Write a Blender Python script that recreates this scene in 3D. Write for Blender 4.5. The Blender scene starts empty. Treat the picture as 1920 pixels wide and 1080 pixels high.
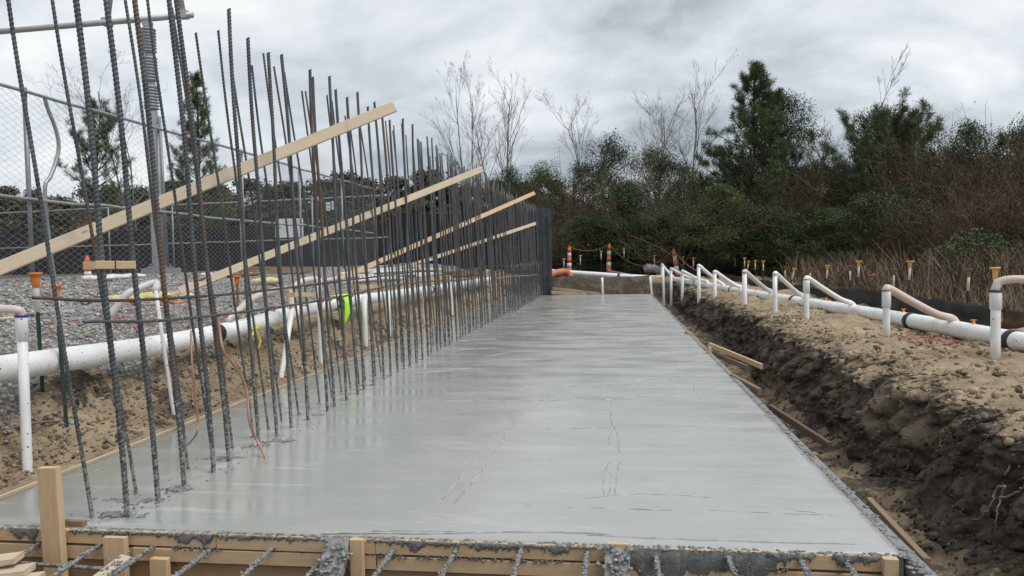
import bpy, math, random
import numpy as np
from mathutils import Vector, Matrix, Quaternion

# ------------------------------------------------------------------ camera, sky, sun, exposure
SC = bpy.context.scene
COL = SC.collection
FOC, VPX, VPY, EYE, ROLL = 1400.0, 1150.0, 480.0, 1.6, math.radians(0.8)
_Y = Vector((VPX - 960, 540 - VPY, -FOC)).normalized()
_u = Vector((-math.sin(ROLL), math.cos(ROLL), 0))
_Z = (_u - _u.dot(_Y) * _Y).normalized()
_X = _Y.cross(_Z)
CAM_R = Matrix((_X, _Y, _Z))
cam_d = bpy.data.cameras.new('camera')
cam_d.sensor_width = 36.0
cam_d.lens = FOC / 1920 * 36
cam_d.clip_start = 0.05
cam_d.clip_end = 3000
cam = bpy.data.objects.new('camera', cam_d)
COL.objects.link(cam)
cam.matrix_world = Matrix.Translation((0, 0, EYE)) @ CAM_R.to_4x4()
SC.camera = cam

SUN_EL, SUN_AZ = math.radians(58), math.radians(112)      # azimuth from +Y towards +X
world = bpy.data.worlds.new('World')
SC.world = world
world.use_nodes = True
wn, wl = world.node_tree.nodes, world.node_tree.links
wn.clear()
def W(t, **k):
    n = wn.new(t)
    for a, b in k.items(): setattr(n, a, b)
    return n
w_out = W('ShaderNodeOutputWorld')
w_sky = W('ShaderNodeTexSky', sky_type='NISHITA')
w_sky.sun_disc = False
w_sky.sun_elevation = SUN_EL
w_sky.sun_rotation = SUN_AZ
w_bg1 = W('ShaderNodeBackground'); w_bg1.inputs[1].default_value = 0.10
wl.new(w_sky.outputs[0], w_bg1.inputs[0])
w_tc = W('ShaderNodeTexCoord')
w_sep = W('ShaderNodeSeparateXYZ'); wl.new(w_tc.outputs['Generated'], w_sep.inputs[0])
def wm(op, a, b=None):
    n = W('ShaderNodeMath', operation=op)
    for i, q in enumerate((a, b)):
        if q is None: continue
        if isinstance(q, (int, float)): n.inputs[i].default_value = q
        else: wl.new(q, n.inputs[i])
    return n.outputs[0]
zz = wm('ADD', wm('MAXIMUM', w_sep.outputs[2], 0.0), 0.42)
cx_, cy_ = wm('DIVIDE', w_sep.outputs[0], zz), wm('DIVIDE', w_sep.outputs[1], zz)
w_cmb = W('ShaderNodeCombineXYZ'); wl.new(cx_, w_cmb.inputs[0]); wl.new(cy_, w_cmb.inputs[1])
w_map = W('ShaderNodeMapping'); w_map.inputs['Location'].default_value = (3.1, 1.7, 0.4)
w_map.inputs['Rotation'].default_value = (0, 0, math.radians(-16)); w_map.inputs['Scale'].default_value = (0.8, 1.0, 1)
wl.new(w_cmb.outputs[0], w_map.inputs[0])
w_n1 = W('ShaderNodeTexNoise'); w_n1.inputs['Scale'].default_value = 3.2; w_n1.inputs['Detail'].default_value = 9
w_n1.inputs['Roughness'].default_value = 0.55; w_n1.inputs['Distortion'].default_value = 0.25
wl.new(w_map.outputs[0], w_n1.inputs['Vector'])
w_n2 = W('ShaderNodeTexNoise'); w_n2.inputs['Scale'].default_value = 1.15; w_n2.inputs['Detail'].default_value = 4
wl.new(w_map.outputs[0], w_n2.inputs['Vector'])
w_mixn = wm('ADD', wm('MULTIPLY', w_n1.outputs[0], 0.68), wm('MULTIPLY', w_n2.outputs[0], 0.32))
w_rmp = W('ShaderNodeValToRGB')
cr = w_rmp.color_ramp
cr.elements[0].position = 0.40; cr.elements[0].color = (0.225, 0.25, 0.272, 1)
cr.elements[1].position = 0.63; cr.elements[1].color = (0.565, 0.57, 0.56, 1)
e = cr.elements.new(0.46); e.color = (0.335, 0.355, 0.375, 1)
e = cr.elements.new(0.535); e.color = (0.44, 0.46, 0.48, 1)
wl.new(w_mixn, w_rmp.inputs[0])
w_bg2 = W('ShaderNodeBackground'); w_bg2.inputs[1].default_value = 1.12
wl.new(w_rmp.outputs[0], w_bg2.inputs[0])
w_mix = W('ShaderNodeMixShader'); w_mix.inputs[0].default_value = 0.9
wl.new(w_bg1.outputs[0], w_mix.inputs[1]); wl.new(w_bg2.outputs[0], w_mix.inputs[2])
wl.new(w_mix.outputs[0], w_out.inputs[0])

sun_d = bpy.data.lights.new('sun', 'SUN')
sun_d.energy = 1.5
sun_d.angle = math.radians(35)
sun_d.color = (1.0, 0.97, 0.93)
sun = bpy.data.objects.new('sun', sun_d)
COL.objects.link(sun)
_sd = Vector((math.sin(SUN_AZ) * math.cos(SUN_EL), math.cos(SUN_AZ) * math.cos(SUN_EL), math.sin(SUN_EL)))
sun.rotation_euler = (-_sd).to_track_quat('-Z', 'Y').to_euler()
sun.location = _sd * 50
vs = SC.view_settings
vs.view_transform = 'Standard'; vs.look = 'None'; vs.exposure = 0.68; vs.gamma = 1.0
vs.use_curve_mapping = False
SC.render.engine = 'CYCLES'
SC.cycles.max_bounces = 6
SC.cycles.use_denoising = True

# ------------------------------------------------------------------ helpers
RNG = np.random.default_rng(7)
random.seed(11)
def ray(u, v):
    return CAM_R @ Vector((u - 960, 540 - v, -FOC))
def at(u, v, ax, val):
    """the world point seen at photo pixel (u, v) whose coordinate ax equals val"""
    d = ray(u, v)
    o = Vector((0, 0, EYE))
    return o + d * ((val - o[ax]) / d[ax])
def sstep(a, b, x):
    t = np.clip((x - a) / (b - a), 0, 1)
    return t * t * (3 - 2 * t)
def vnoise(x, y, z):
    x, y, z = np.broadcast_arrays(np.asarray(x, float), np.asarray(y, float), np.asarray(z, float))
    xi, yi, zi = np.floor(x).astype(np.int64), np.floor(y).astype(np.int64), np.floor(z).astype(np.int64)
    fx, fy, fz = x - xi, y - yi, z - zi
    fx, fy, fz = [t * t * (3 - 2 * t) for t in (fx, fy, fz)]
    def hsh(a, b, c):
        n = (a * 374761393 + b * 668265263 + c * 1274126177) & 0xFFFFFFFF
        n = ((n ^ (n >> 13)) * 1103515245) & 0xFFFFFFFF
        n = n ^ (n >> 16)
        return (n & 0xFFFF) / 65535.0
    r = 0
    for dx in (0, 1):
        for dy in (0, 1):
            for dz in (0, 1):
                w = (fx if dx else 1 - fx) * (fy if dy else 1 - fy) * (fz if dz else 1 - fz)
                r = r + w * hsh(xi + dx, yi + dy, zi + dz)
    return r * 2 - 1
def fbm(x, y, z, octv=4, gain=0.5):
    r, a, f = 0, 1.0, 1.0
    for k in range(octv):
        r = r + a * vnoise(x * f + 17.3 * k, y * f - 9.1 * k, z * f + 4.7 * k)
        a *= gain; f *= 2.03
    return r

def mesh_np(name, V, F, mat=None, smooth=False):
    V = np.asarray(V, np.float32); F = np.asarray(F, np.int32)
    me = bpy.data.meshes.new(name)
    k = F.shape[1]
    me.vertices.add(len(V)); me.vertices.foreach_set('co', V.ravel())
    me.loops.add(F.size); me.loops.foreach_set('vertex_index', F.ravel())
    me.polygons.add(len(F))
    me.polygons.foreach_set('loop_start', np.arange(0, F.size, k, dtype=np.int32))
    if smooth: me.polygons.foreach_set('use_smooth', np.ones(len(F), bool))
    me.update(calc_edges=True)
    if mat is not None: me.materials.append(mat)
    return me
def obj(name, me, parent=None, loc=None):
    o = bpy.data.objects.new(name, me)
    COL.objects.link(o)
    if loc is not None: o.location = loc
    if parent is not None: o.parent = parent
    return o
def tag(o, label=None, cat=None, group=None, kind=None):
    if label: o['label'] = label
    if cat: o['category'] = cat
    if group: o['group'] = group
    if kind: o['kind'] = kind
    return o
def thing(name, label, cat, loc=(0, 0, 0), group=None, rotz=0):
    o = obj(name, None, None, loc)
    o.empty_display_size = 0.1
    o.rotation_euler = (0, 0, rotz)
    return tag(o, label, cat, group)
ORD = 'first second third fourth fifth sixth seventh eighth ninth tenth eleventh twelfth thirteenth fourteenth fifteenth sixteenth seventeenth eighteenth nineteenth twentieth twenty-first twenty-second twenty-third twenty-fourth'.split()
class MB:
    def __init__(s): s.V, s.F, s.n = [], [], 0
    def add(s, V, F):
        V = np.asarray(V, float)
        s.V.append(V)
        for f in F: s.F.append(tuple(int(i) + s.n for i in f))
        s.n += len(V)
        return s
    def box(s, c, size, rot=None):
        h = np.asarray(size, float) / 2
        V = np.array([[x, y, z] for x in (-1, 1) for y in (-1, 1) for z in (-1, 1)], float) * h
        if rot is not None: V = V @ np.array(rot).T
        return s.add(V + np.asarray(c, float), [(0, 1, 3, 2), (4, 6, 7, 5), (0, 4, 5, 1), (2, 3, 7, 6), (0, 2, 6, 4), (1, 5, 7, 3)])
    def tube(s, pts, rad, sides=8, caps=True):
        V, F = tube_np(pts, rad, sides)
        s.add(V, F)
        if caps:
            m = s.n
            n = len(pts)
            s.F.append(tuple(m - n * sides + i for i in range(sides))[::-1])
            s.F.append(tuple(m - sides + i for i in range(sides)))
        return s
    def lathe(s, c, prof, sides=16):
        a = np.linspace(0, 2 * np.pi, sides, endpoint=False)
        V = np.concatenate([np.stack([r * np.cos(a), r * np.sin(a), np.full(sides, z)], 1) for r, z in prof]) + np.asarray(c, float)
        F = []
        for i in range(len(prof) - 1):
            for j in range(sides):
                F.append((i * sides + j, i * sides + (j + 1) % sides, (i + 1) * sides + (j + 1) % sides, (i + 1) * sides + j))
        F.append(tuple(range(sides))[::-1])
        F.append(tuple(range((len(prof) - 1) * sides, len(prof) * sides)))
        return s.add(V, F)
    def mesh(s, name, mat, smooth=False, origin=(0, 0, 0)):
        me = bpy.data.meshes.new(name)
        V = np.concatenate(s.V) - np.asarray(origin, float)
        me.from_pydata(V.tolist(), [], s.F)
        if smooth: me.polygons.foreach_set('use_smooth', np.ones(len(me.polygons), bool))
        me.update()
        if mat is not None: me.materials.append(mat)
        return me
    def build(s, name, mat, parent=None, smooth=False, origin=None):
        o0 = tuple(parent.location) if parent is not None else (origin or (0, 0, 0))
        me = s.mesh(name, mat, smooth, o0)
        return obj(name, me, parent, None if parent is not None else o0)
def sub(mb, name, mat, part, smooth=True):
    """a sub-part: hangs on a part whose thing sits at part.parent.location"""
    return obj(name, mb.mesh(name, mat, smooth, tuple(part.parent.location)), part)
def tube_np(pts, rad, sides=6):
    P = np.asarray(pts, float)
    n = len(P)
    R = np.full(n, rad, float) if np.isscalar(rad) else np.asarray(rad, float)
    T = np.gradient(P, axis=0)
    T /= np.linalg.norm(T, axis=1, keepdims=True) + 1e-12
    m = T.mean(0)
    ref = np.array([0, 0, 1.0]) if abs(m[2]) < 0.8 * np.linalg.norm(m) + 1e-9 else np.array([1.0, 0, 0])
    A = np.cross(T, ref); A /= np.linalg.norm(A, axis=1, keepdims=True) + 1e-12
    B = np.cross(T, A)
    a = np.linspace(0, 2 * np.pi, sides, endpoint=False)
    V = (P[:, None, :] + R[:, None, None] * (np.cos(a)[None, :, None] * A[:, None, :] + np.sin(a)[None, :, None] * B[:, None, :])).reshape(-1, 3)
    i = np.arange(n - 1)[:, None] * sides
    j = np.arange(sides)[None, :]
    jn = (j + 1) % sides
    F = np.stack([i + j, i + jn, i + sides + jn, i + sides + j], -1).reshape(-1, 4)
    return V, F
class NB:
    """collects big numpy quad/tri soups"""
    def __init__(s): s.V, s.F, s.n = [], [], 0
    def add(s, V, F):
        s.V.append(np.asarray(V, np.float32)); s.F.append(np.asarray(F, np.int64) + s.n); s.n += len(V)
    def mesh(s, name, mat, smooth=False):
        return mesh_np(name, np.concatenate(s.V), np.concatenate(s.F), mat, smooth)
def spline(pts, n=8):
    P = np.asarray(pts, float)
    P = np.vstack([2 * P[0] - P[1], P, 2 * P[-1] - P[-2]])
    out = []
    for i in range(1, len(P) - 2):
        for t in np.linspace(0, 1, n, endpoint=False):
            a, b, c, d = P[i - 1:i + 3]
            out.append(0.5 * ((2 * b) + (-a + c) * t + (2 * a - 5 * b + 4 * c - d) * t * t + (-a + 3 * b - 3 * c + d) * t ** 3))
    out.append(P[-2])
    return np.array(out)
def frame(p0, p1, side=None):
    """rotation whose X axis runs p0->p1 and whose Z axis is as near to `side` as it can be"""
    x = (Vector(p1) - Vector(p0)).normalized()
    s = Vector(side if side is not None else (0, 0, 1))
    y = s.cross(x).normalized()
    z = x.cross(y)
    return Matrix((x, y, z)).transposed()
_bcount = [0]
def board(name, p0, p1, w, t, mat, parent=None, up=(0, 0, 1)):
    """sawn timber from p0 to p1: w across, t along `up`; grain follows its own long axis"""
    L = (Vector(p1) - Vector(p0)).length
    b = 0.0035
    _bcount[0] += 1
    off = random.uniform(-.5, .5)
    xs, ys, zs = L / 2, w / 2, t / 2
    V, F = [], []
    for x in (-xs, xs):
        for (y, z) in ((-ys + b, -zs), (ys - b, -zs), (ys, -zs + b), (ys, zs - b), (ys - b, zs), (-ys + b, zs), (-ys, zs - b), (-ys, -zs + b)):
            V.append((x + random.uniform(-.002, .002), y, z))
    for i in range(8): F.append((i, (i + 1) % 8, 8 + (i + 1) % 8, 8 + i))
    F.append(tuple(range(8))[::-1]); F.append(tuple(range(8, 16)))
    me = bpy.data.meshes.new(name)
    me.from_pydata(V, [], F); me.update(); me.materials.append(mat)
    o = obj(name, me, parent)
    m = (Vector(p0) + Vector(p1)) / 2
    o.location = m - (parent.location if parent is not None else Vector((0, 0, 0)))
    o.rotation_mode = 'QUATERNION'
    o.rotation_quaternion = frame(p0, p1, up).to_quaternion()
    return o
def copy_tree(src, loc, rotz=0.0, scale=1.0, label=None, group=None):
    r = src.copy(); COL.objects.link(r)
    r.location = loc; r.rotation_euler = (0, 0, rotz); r.scale = (scale,) * 3 if np.isscalar(scale) else scale
    if label: r['label'] = label
    if group: r['group'] = group
    for ch in src.children:
        c = ch.copy(); COL.objects.link(c); c.parent = r
        for g in ch.children:
            d = g.copy(); COL.objects.link(d); d.parent = c
    return r

# ------------------------------------------------------------------ materials
def new_mat(name):
    m = bpy.data.materials.new(name); m.use_nodes = True
    nt = m.node_tree
    return m, nt.nodes, nt.links, nt.nodes['Principled BSDF']
class NT:
    def __init__(s, name):
        s.m, s.n, s.l, s.b = new_mat(name)
        s.tc = s.n.new('ShaderNodeTexCoord')
    def vec(s, scale=(1, 1, 1), src='Object'):
        mp = s.n.new('ShaderNodeMapping'); mp.inputs['Scale'].default_value = scale
        s.l.new(s.tc.outputs[src], mp.inputs[0]); return mp.outputs[0]
    def noise(s, scale, detail=4, rough=.55, vec=None, dist=0.0):
        t = s.n.new('ShaderNodeTexNoise')
        t.inputs['Scale'].default_value = scale; t.inputs['Detail'].default_value = detail
        t.inputs['Roughness'].default_value = rough; t.inputs['Distortion'].default_value = dist
        s.l.new(vec if vec is not None else s.tc.outputs['Object'], t.inputs['Vector']); return t.outputs[0]
    def voro(s, scale, vec=None, feat='F1', out='Distance', rnd=1.0):
        t = s.n.new('ShaderNodeTexVoronoi'); t.feature = feat
        t.inputs['Scale'].default_value = scale; t.inputs['Randomness'].default_value = rnd
        s.l.new(vec if vec is not None else s.tc.outputs['Object'], t.inputs['Vector']); return t.outputs[out]
    def math(s, op, a, b=None, clamp=False):
        t = s.n.new('ShaderNodeMath'); t.operation = op; t.use_clamp = clamp
        for i, q in enumerate((a, b)):
            if q is None: continue
            if isinstance(q, (int, float)): t.inputs[i].default_value = q
            else: s.l.new(q, t.inputs[i])
        return t.outputs[0]
    def ramp(s, fac, stops):
        t = s.n.new('ShaderNodeValToRGB'); r = t.color_ramp
        r.elements[0].position = stops[0][0]; r.elements[1].position = stops[-1][0]
        cs = lambda c: (c, c, c, 1) if isinstance(c, (int, float)) else (*c, 1)
        r.elements[0].color = cs(stops[0][1]); r.elements[1].color = cs(stops[-1][1])
        for p, c in stops[1:-1]: r.elements.new(p).color = cs(c)
        s.l.new(fac, t.inputs[0]); return t.outputs[0]
    def mix(s, fac, a, b):
        t = s.n.new('ShaderNodeMix'); t.data_type = 'RGBA'
        if isinstance(fac, (int, float)): t.inputs[0].default_value = fac
        else: s.l.new(fac, t.inputs[0])
        for i, q in ((6, a), (7, b)):
            if isinstance(q, tuple): t.inputs[i].default_value = (*q, 1)
            else: s.l.new(q, t.inputs[i])
        return t.outputs[2]
    def attr(s, name):
        t = s.n.new('ShaderNodeAttribute'); t.attribute_name = name; return t.outputs['Fac']
    def island(s):
        return s.n.new('ShaderNodeNewGeometry').outputs['Random Per Island']
    def objrand(s):
        return s.n.new('ShaderNodeObjectInfo').outputs['Random']
    def bump(s, h, strength=.5, dist=.01, prev=None):
        t = s.n.new('ShaderNodeBump'); t.inputs['Strength'].default_value = strength; t.inputs['Distance'].default_value = dist
        s.l.new(h, t.inputs['Height'])
        if prev is not None: s.l.new(prev, t.inputs['Normal'])
        return t.outputs[0]
    def done(s, col=None, rough=None, nrm=None, metal=None, spec=None):
        for k, q in (('Base Color', col), ('Roughness', rough), ('Normal', nrm), ('Metallic', metal), ('Specular IOR Level', spec)):
            if q is None: continue
            if isinstance(q, (int, float)): s.b.inputs[k].default_value = q
            elif isinstance(q, tuple): s.b.inputs[k].default_value = (*q, 1)
            else: s.l.new(q, s.b.inputs[k])
        return s.m
def simple(name, c1, c2, scale=8, rough=.6, bump=0.0, metal=0.0, spec=.5, detail=4):
    t = NT(name)
    n = t.noise(scale, detail)
    nrm = t.bump(t.noise(scale * 3, 4), bump, .01) if bump else None
    return t.done(t.mix(t.ramp(n, [(.35, 0.0), (.65, 1.0)]), c1, c2), rough, nrm, metal, spec)
M = {}
def wood(name, c1, c2, knots=True, wet=0.0):
    t = NT(name)
    v = t.vec((1.2, 14, 14))
    r = t.objrand()
    grain = t.noise(2.4, 6, .6, v, .6)
    col = t.mix(t.ramp(grain, [(.3, 0.0), (.72, 1.0)]), c1, c2)
    fine = t.noise(9, 3, .5, t.vec((1, 40, 40)))
    col = t.mix(t.math('MULTIPLY', fine, .62), col, tuple(q * .55 for q in c1))
    col = t.mix(t.math('MULTIPLY', r, .35), col, tuple(q * .72 for q in c2))
    dirt = t.ramp(t.noise(3.0, 6, .65), [(.55, 0.0), (.78, .5)])
    col = t.mix(dirt, col, (.13, .115, .10))
    if knots:
        k = t.voro(1.0, t.vec((2.6, 7, 7)))
        col = t.mix(t.ramp(k, [(.11, 1.0), (.17, 0.0)]), col, (.10, .055, .03))
    if wet:
        col = t.mix(t.ramp(t.noise(5, 6, .7), [(.5 - wet * .25, 0.0), (.56 - wet * .25, 1.0)]), col, (.23, .235, .23))
    return t.done(col, .7, t.bump(grain, .35, .004))
M['wood'] = wood('pine_lumber', (.60, .41, .235), (.76, .56, .35))
M['wood_pale'] = wood('pale_lumber', (.60, .48, .335), (.72, .60, .45))
M['wood_old'] = wood('weathered_lumber', (.24, .16, .10), (.34, .24, .15))
M['wood_form'] = wood('spattered_form_lumber', (.58, .40, .23), (.74, .54, .34), wet=-.55)
M['wood_dark'] = wood('wet_dark_lumber', (.12, .08, .055), (.19, .13, .09))
M['wood_cement'] = wood('cement_smeared_lumber', (.36, .28, .19), (.44, .36, .26), wet=1.0)
M['plywood'] = wood('dark_plywood', (.32, .20, .10), (.40, .26, .14), knots=False)  # plywood of its own, a darker brown than the form lumber

def make_slab_mat():
    t = NT('fresh_concrete')
    v = t.vec((.8, 2.0, 1))
    streak = t.noise(1.5, 9, .66, v, .8)
    big = t.noise(.35, 3, .5)
    fine = t.noise(60, 3, .5)
    sep = t.n.new('ShaderNodeSeparateXYZ'); t.l.new(t.tc.outputs['Object'], sep.inputs[0])
    # still-wet paste left along the bars, drier floated surface to the right
    wx = t.math('ADD', sep.outputs[0], t.math('MULTIPLY', t.math('SUBTRACT', t.noise(.9, 5, .6), .5), 2.6))
    dry = t.ramp(t.math('DIVIDE', t.math('ADD', wx, 2.8), 3.2), [(.15, 0.0), (.95, 1.0)])
    col = t.mix(dry, (.295, .308, .278), (.405, .41, .40))
    col = t.mix(t.ramp(streak, [(.28, .45), (.46, 0.0)]), col, (.27, .275, .27))
    col = t.mix(t.ramp(streak, [(.58, 0.0), (.76, .6)]), col, (.55, .55, .545))
    col = t.mix(t.ramp(big, [(.42, 0.0), (.68, .3)]), col, (.32, .33, .325))
    col = t.mix(t.math('MULTIPLY', t.math('SUBTRACT', fine, .5), .22, True), col, (.12, .12, .12))
    tr_ = t.noise(1.0, 8, .7, t.vec((.5, 7.0, 1)), .4)
    col = t.mix(t.ramp(tr_, [(.54, 0.0), (.62, .18), (.72, 0.0)]), col, (.28, .285, .28))
    col = t.mix(t.ramp(tr_, [(.30, .45), (.42, 0.0)]), col, (.60, .60, .595))
    pat = t.noise(.8, 6, .6, t.vec((1, 1.3, 1)), .5)
    col = t.mix(t.ramp(pat, [(.48, 0.0), (.62, .35)]), col, (.345, .35, .335))
    spots = t.voro(7.0)
    col = t.mix(t.ramp(spots, [(.03, .5), (.055, 0.0)]), col, (.14, .145, .14))
    rg = t.math('ADD', t.math('MULTIPLY', t.ramp(t.noise(1.3, 5, .6, t.vec((.6, 1.8, 1))), [(.38, 0.0), (.62, 1.0)]), .22),
                t.math('ADD', t.math('MULTIPLY', dry, .12), .07))
    b1 = t.bump(streak, .10, .012)
    b2 = t.bump(t.noise(9, 6, .65, t.vec((.6, 2.4, 1))), .15, .005, b1)
    b3 = t.bump(fine, .10, .002, b2)
    return t.done(col, rg, b3, spec=.5)
M['slab'] = make_slab_mat()
def make_mortar():
    t = NT('wet_mortar')
    n = t.noise(16, 6, .65)
    return t.done(t.mix(t.ramp(n, [(.35, 0.0), (.7, 1.0)]), (.10, .105, .10), (.24, .245, .24)), .42, t.bump(t.noise(55, 5, .7), .8, .01))
M['mortar'] = make_mortar()
def make_mortar_pale():
    t = NT('drying_mortar')
    n = t.noise(30, 6, .7)
    return t.done(t.mix(t.ramp(n, [(.4, 0.0), (.65, 1.0)]), (.20, .205, .20), (.44, .445, .435)), .55, t.bump(t.noise(90, 5, .7), 1.0, .01))
M['mortar_pale'] = make_mortar_pale()
def make_ground():
    t = NT('excavated_soil')
    n1 = t.noise(2.2, 7, .62); n2 = t.noise(14, 6, .65); n3 = t.noise(70, 4, .6)
    sand = t.mix(t.ramp(n1, [(.32, 0.0), (.68, 1.0)]), (.235, .175, .115), (.42, .335, .225))
    sand = t.mix(t.ramp(n2, [(.52, 0.0), (.75, .75)]), sand, (.13, .095, .065))
    sand = t.mix(t.ramp(n3, [(.55, 0.0), (.75, .5)]), sand, (.10, .08, .06))
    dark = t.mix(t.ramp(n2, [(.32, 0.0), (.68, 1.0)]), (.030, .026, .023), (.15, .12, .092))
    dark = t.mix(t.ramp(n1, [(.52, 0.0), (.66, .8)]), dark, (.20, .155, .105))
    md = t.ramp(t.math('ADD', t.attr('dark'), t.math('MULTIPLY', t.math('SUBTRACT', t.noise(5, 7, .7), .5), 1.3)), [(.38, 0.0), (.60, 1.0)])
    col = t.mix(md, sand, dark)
    vc = t.voro(26, out='Color')
    g = t.n.new('ShaderNodeRGBToBW'); t.l.new(vc, g.inputs[0])
    grav = t.mix(t.ramp(g.outputs[0], [(.2, 0.0), (.8, 1.0)]), (.19, .188, .185), (.46, .455, .445))
    vd = t.voro(26)
    grav = t.mix(t.ramp(vd, [(.35, 0.0), (.62, .8)]), grav, (.11, .10, .085))
    grav = t.mix(t.ramp(t.noise(.8, 5, .6), [(.5, 0.0), (.75, .4)]), grav, (.28, .23, .16))
    mg = t.ramp(t.math('ADD', t.attr('gravel'), t.math('MULTIPLY', t.math('SUBTRACT', t.noise(3, 6, .7), .5), 1.1)), [(.42, 0.0), (.58, 1.0)])
    col = t.mix(mg, col, grav)
    field = t.mix(t.ramp(n2, [(.3, 0.0), (.7, 1.0)]), (.05, .038, .026), (.14, .105, .07))
    col = t.mix(t.attr('field'), col, field)
    b1 = t.bump(n2, .9, .03)
    b2 = t.bump(n3, .7, .008, b1)
    b3 = t.bump(t.math('MULTIPLY', vd, mg), .9, .02, b2)
    return t.done(col, .93, b3, spec=.25)
M['ground'] = make_ground()
def make_stone():
    t = NT('crushed_stone')
    c = t.ramp(t.island(), [(0, (.16, .158, .155)), (.35, (.28, .277, .272)), (.7, (.38, .37, .355)), (1, (.55, .54, .52))])
    c = t.mix(t.ramp(t.noise(40, 4), [(.5, 0.0), (.8, .5)]), c, (.12, .11, .1))
    return t.done(c, .85, t.bump(t.noise(90, 4), .5, .005))
M['stone'] = make_stone()
def make_clod():
    t = NT('soil_clod')
    c = t.ramp(t.island(), [(0, (.12, .09, .06)), (.3, (.24, .185, .12)), (.75, (.33, .26, .17)), (1, (.42, .34, .23))])
    return t.done(c, .95, t.bump(t.noise(45, 5, .7), .8, .01), spec=.2)
M['clod'] = make_clod()
def make_dclod():
    t = NT('dark_soil_clod')
    c = t.ramp(t.island(), [(0, (.030, .026, .022)), (.5, (.085, .07, .055)), (1, (.19, .15, .108))])
    return t.done(c, .9, t.bump(t.noise(45, 5, .7), .8, .01), spec=.3)
M['dark_clod'] = make_dclod()
def make_rebar(name='ribbed_steel', splash=.9):
    t = NT(name)
    sep = t.n.new('ShaderNodeSeparateXYZ'); t.l.new(t.tc.outputs['Object'], sep.inputs[0])
    r = t.objrand()
    off = t.n.new('ShaderNodeVectorMath'); off.operation = 'ADD'
    cmb = t.n.new('ShaderNodeCombineXYZ')
    for i in range(3): t.l.new(t.math('MULTIPLY', r, 37.0 + i * 11), cmb.inputs[i])
    t.l.new(t.tc.outputs['Object'], off.inputs[0]); t.l.new(cmb.outputs[0], off.inputs[1])
    v = off.outputs[0]
    col = t.mix(t.ramp(t.noise(5, 5, .6, v), [(.35, 0.0), (.65, 1.0)]), (.060, .070, .076), (.115, .128, .135))
    rustf = t.ramp(t.math('ADD', t.noise(1.6, 6, .65, v), t.math('MULTIPLY', r, .20)), [(.62, 0.0), (.80, .75)])
    col = t.mix(rustf, col, (.16, .075, .04))
    # cement splashes that thin out with height above the pour
    sp = t.math('SUBTRACT', t.noise(34, 4, .6, v), t.math('MULTIPLY', sep.outputs[2], .22))
    col = t.mix(t.ramp(sp, [(.42, 0.0), (.50, splash)]), col, (.30, .305, .295))
    return t.done(col, .55, None, .35)
M['rebar'] = make_rebar(); M['bar_dark'] = make_rebar('tie_bar_steel', 0.0)
def make_pvc(name, c, spot=(.10, .085, .07), amount=.05, rough=.35):
    t = NT(name)
    col = t.mix(t.ramp(t.noise(2.2, 6, .65), [(.46, 0.0), (.72, .5)]), c, (.46, .40, .31))
    s = t.voro(19, t.vec((1, 1, 1)))
    s2 = t.math('ADD', s, t.math('MULTIPLY', t.noise(6, 3), .35))
    col = t.mix(t.ramp(s2, [(.16 + amount, 1.0), (.20 + amount, 0.0)]), col, spot)
    return t.done(col, rough)
M['pvc'] = make_pvc('white_pvc', (.86, .87, .87), amount=.115)
M['pvc_clean'] = make_pvc('clean_white_pvc', (.80, .81, .80), amount=.09)
M['hose'] = make_pvc('pinkish_hose', (.62, .52, .46), (.30, .22, .16), amount=.04, rough=.5)
M['hose_white'] = make_pvc('whitish_hose', (.62, .60, .58), amount=.02, rough=.5)
M['galv'] = simple('galvanised_steel', (.30, .32, .33), (.42, .44, .45), 6, .42, metal=.6)
M['galv_dark'] = simple('dull_galvanised_steel', (.20, .22, .23), (.28, .30, .31), 4, .5, metal=.5)
M['bus'] = simple('aluminium_bus', (.36, .35, .34), (.46, .45, .44), 4, .5, metal=.4)
M['wire'] = simple('galvanised_wire', (.28, .29, .30), (.38, .39, .40), 4, .45, metal=.3)
M['insul'] = simple('grey_porcelain', (.30, .32, .33), (.37, .39, .40), 6, .25)
M['orange'] = simple('orange_plastic', (.70, .19, .035), (.80, .25, .05), 9, .45)
M['yellow_cap'] = simple('faded_yellow_plastic', (.66, .36, .075), (.74, .47, .16), 9, .45)
M['brown_cap'] = simple('dirty_cap_plastic', (.16, .09, .05), (.26, .15, .08), 14, .6)
M['sleeve'] = simple('cream_painted_steel', (.66, .63, .53), (.74, .71, .62), 12, .6)
M['post_green'] = simple('dark_green_post', (.012, .03, .022), (.02, .05, .035), 12, .5)
M['post_black'] = simple('black_post', (.012, .013, .012), (.03, .028, .025), 12, .6)
M['black_cloth'] = simple('black_silt_fabric', (.010, .010, .012), (.028, .026, .026), 3, .75, .4)
M['screen'] = simple('black_privacy_screen', (.004, .005, .007), (.010, .012, .015), 1.5, .7, .3)
M['brown_cloth'] = simple('muddy_fabric', (.07, .042, .028), (.12, .075, .05), 6, .9, .4)
M['panel'] = simple('dark_form_panel', (.030, .036, .040), (.065, .072, .076), 2.5, .55, .3)
M['delin_orange'] = simple('delineator_orange', (.66, .11, .03), (.76, .15, .04), 6, .5)
M['delin_white'] = simple('delineator_white', (.55, .56, .56), (.75, .76, .76), 8, .4)
M['orange_pipe'] = simple('rust_orange_pipe', (.42, .13, .07), (.55, .19, .10), 5, .5)
M['rubber'] = simple('black_rubber', (.012, .012, .013), (.03, .03, .03), 8, .55)
M['copper'] = simple('copper_wire', (.42, .22, .15), (.52, .30, .22), 14, .45, metal=.4)
M['red_net'] = simple('red_netting', (.45, .045, .04), (.60, .10, .08), 20, .7)
M['rope'] = simple('rusty_rope', (.22, .09, .06), (.30, .14, .09), 14, .8)
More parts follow.
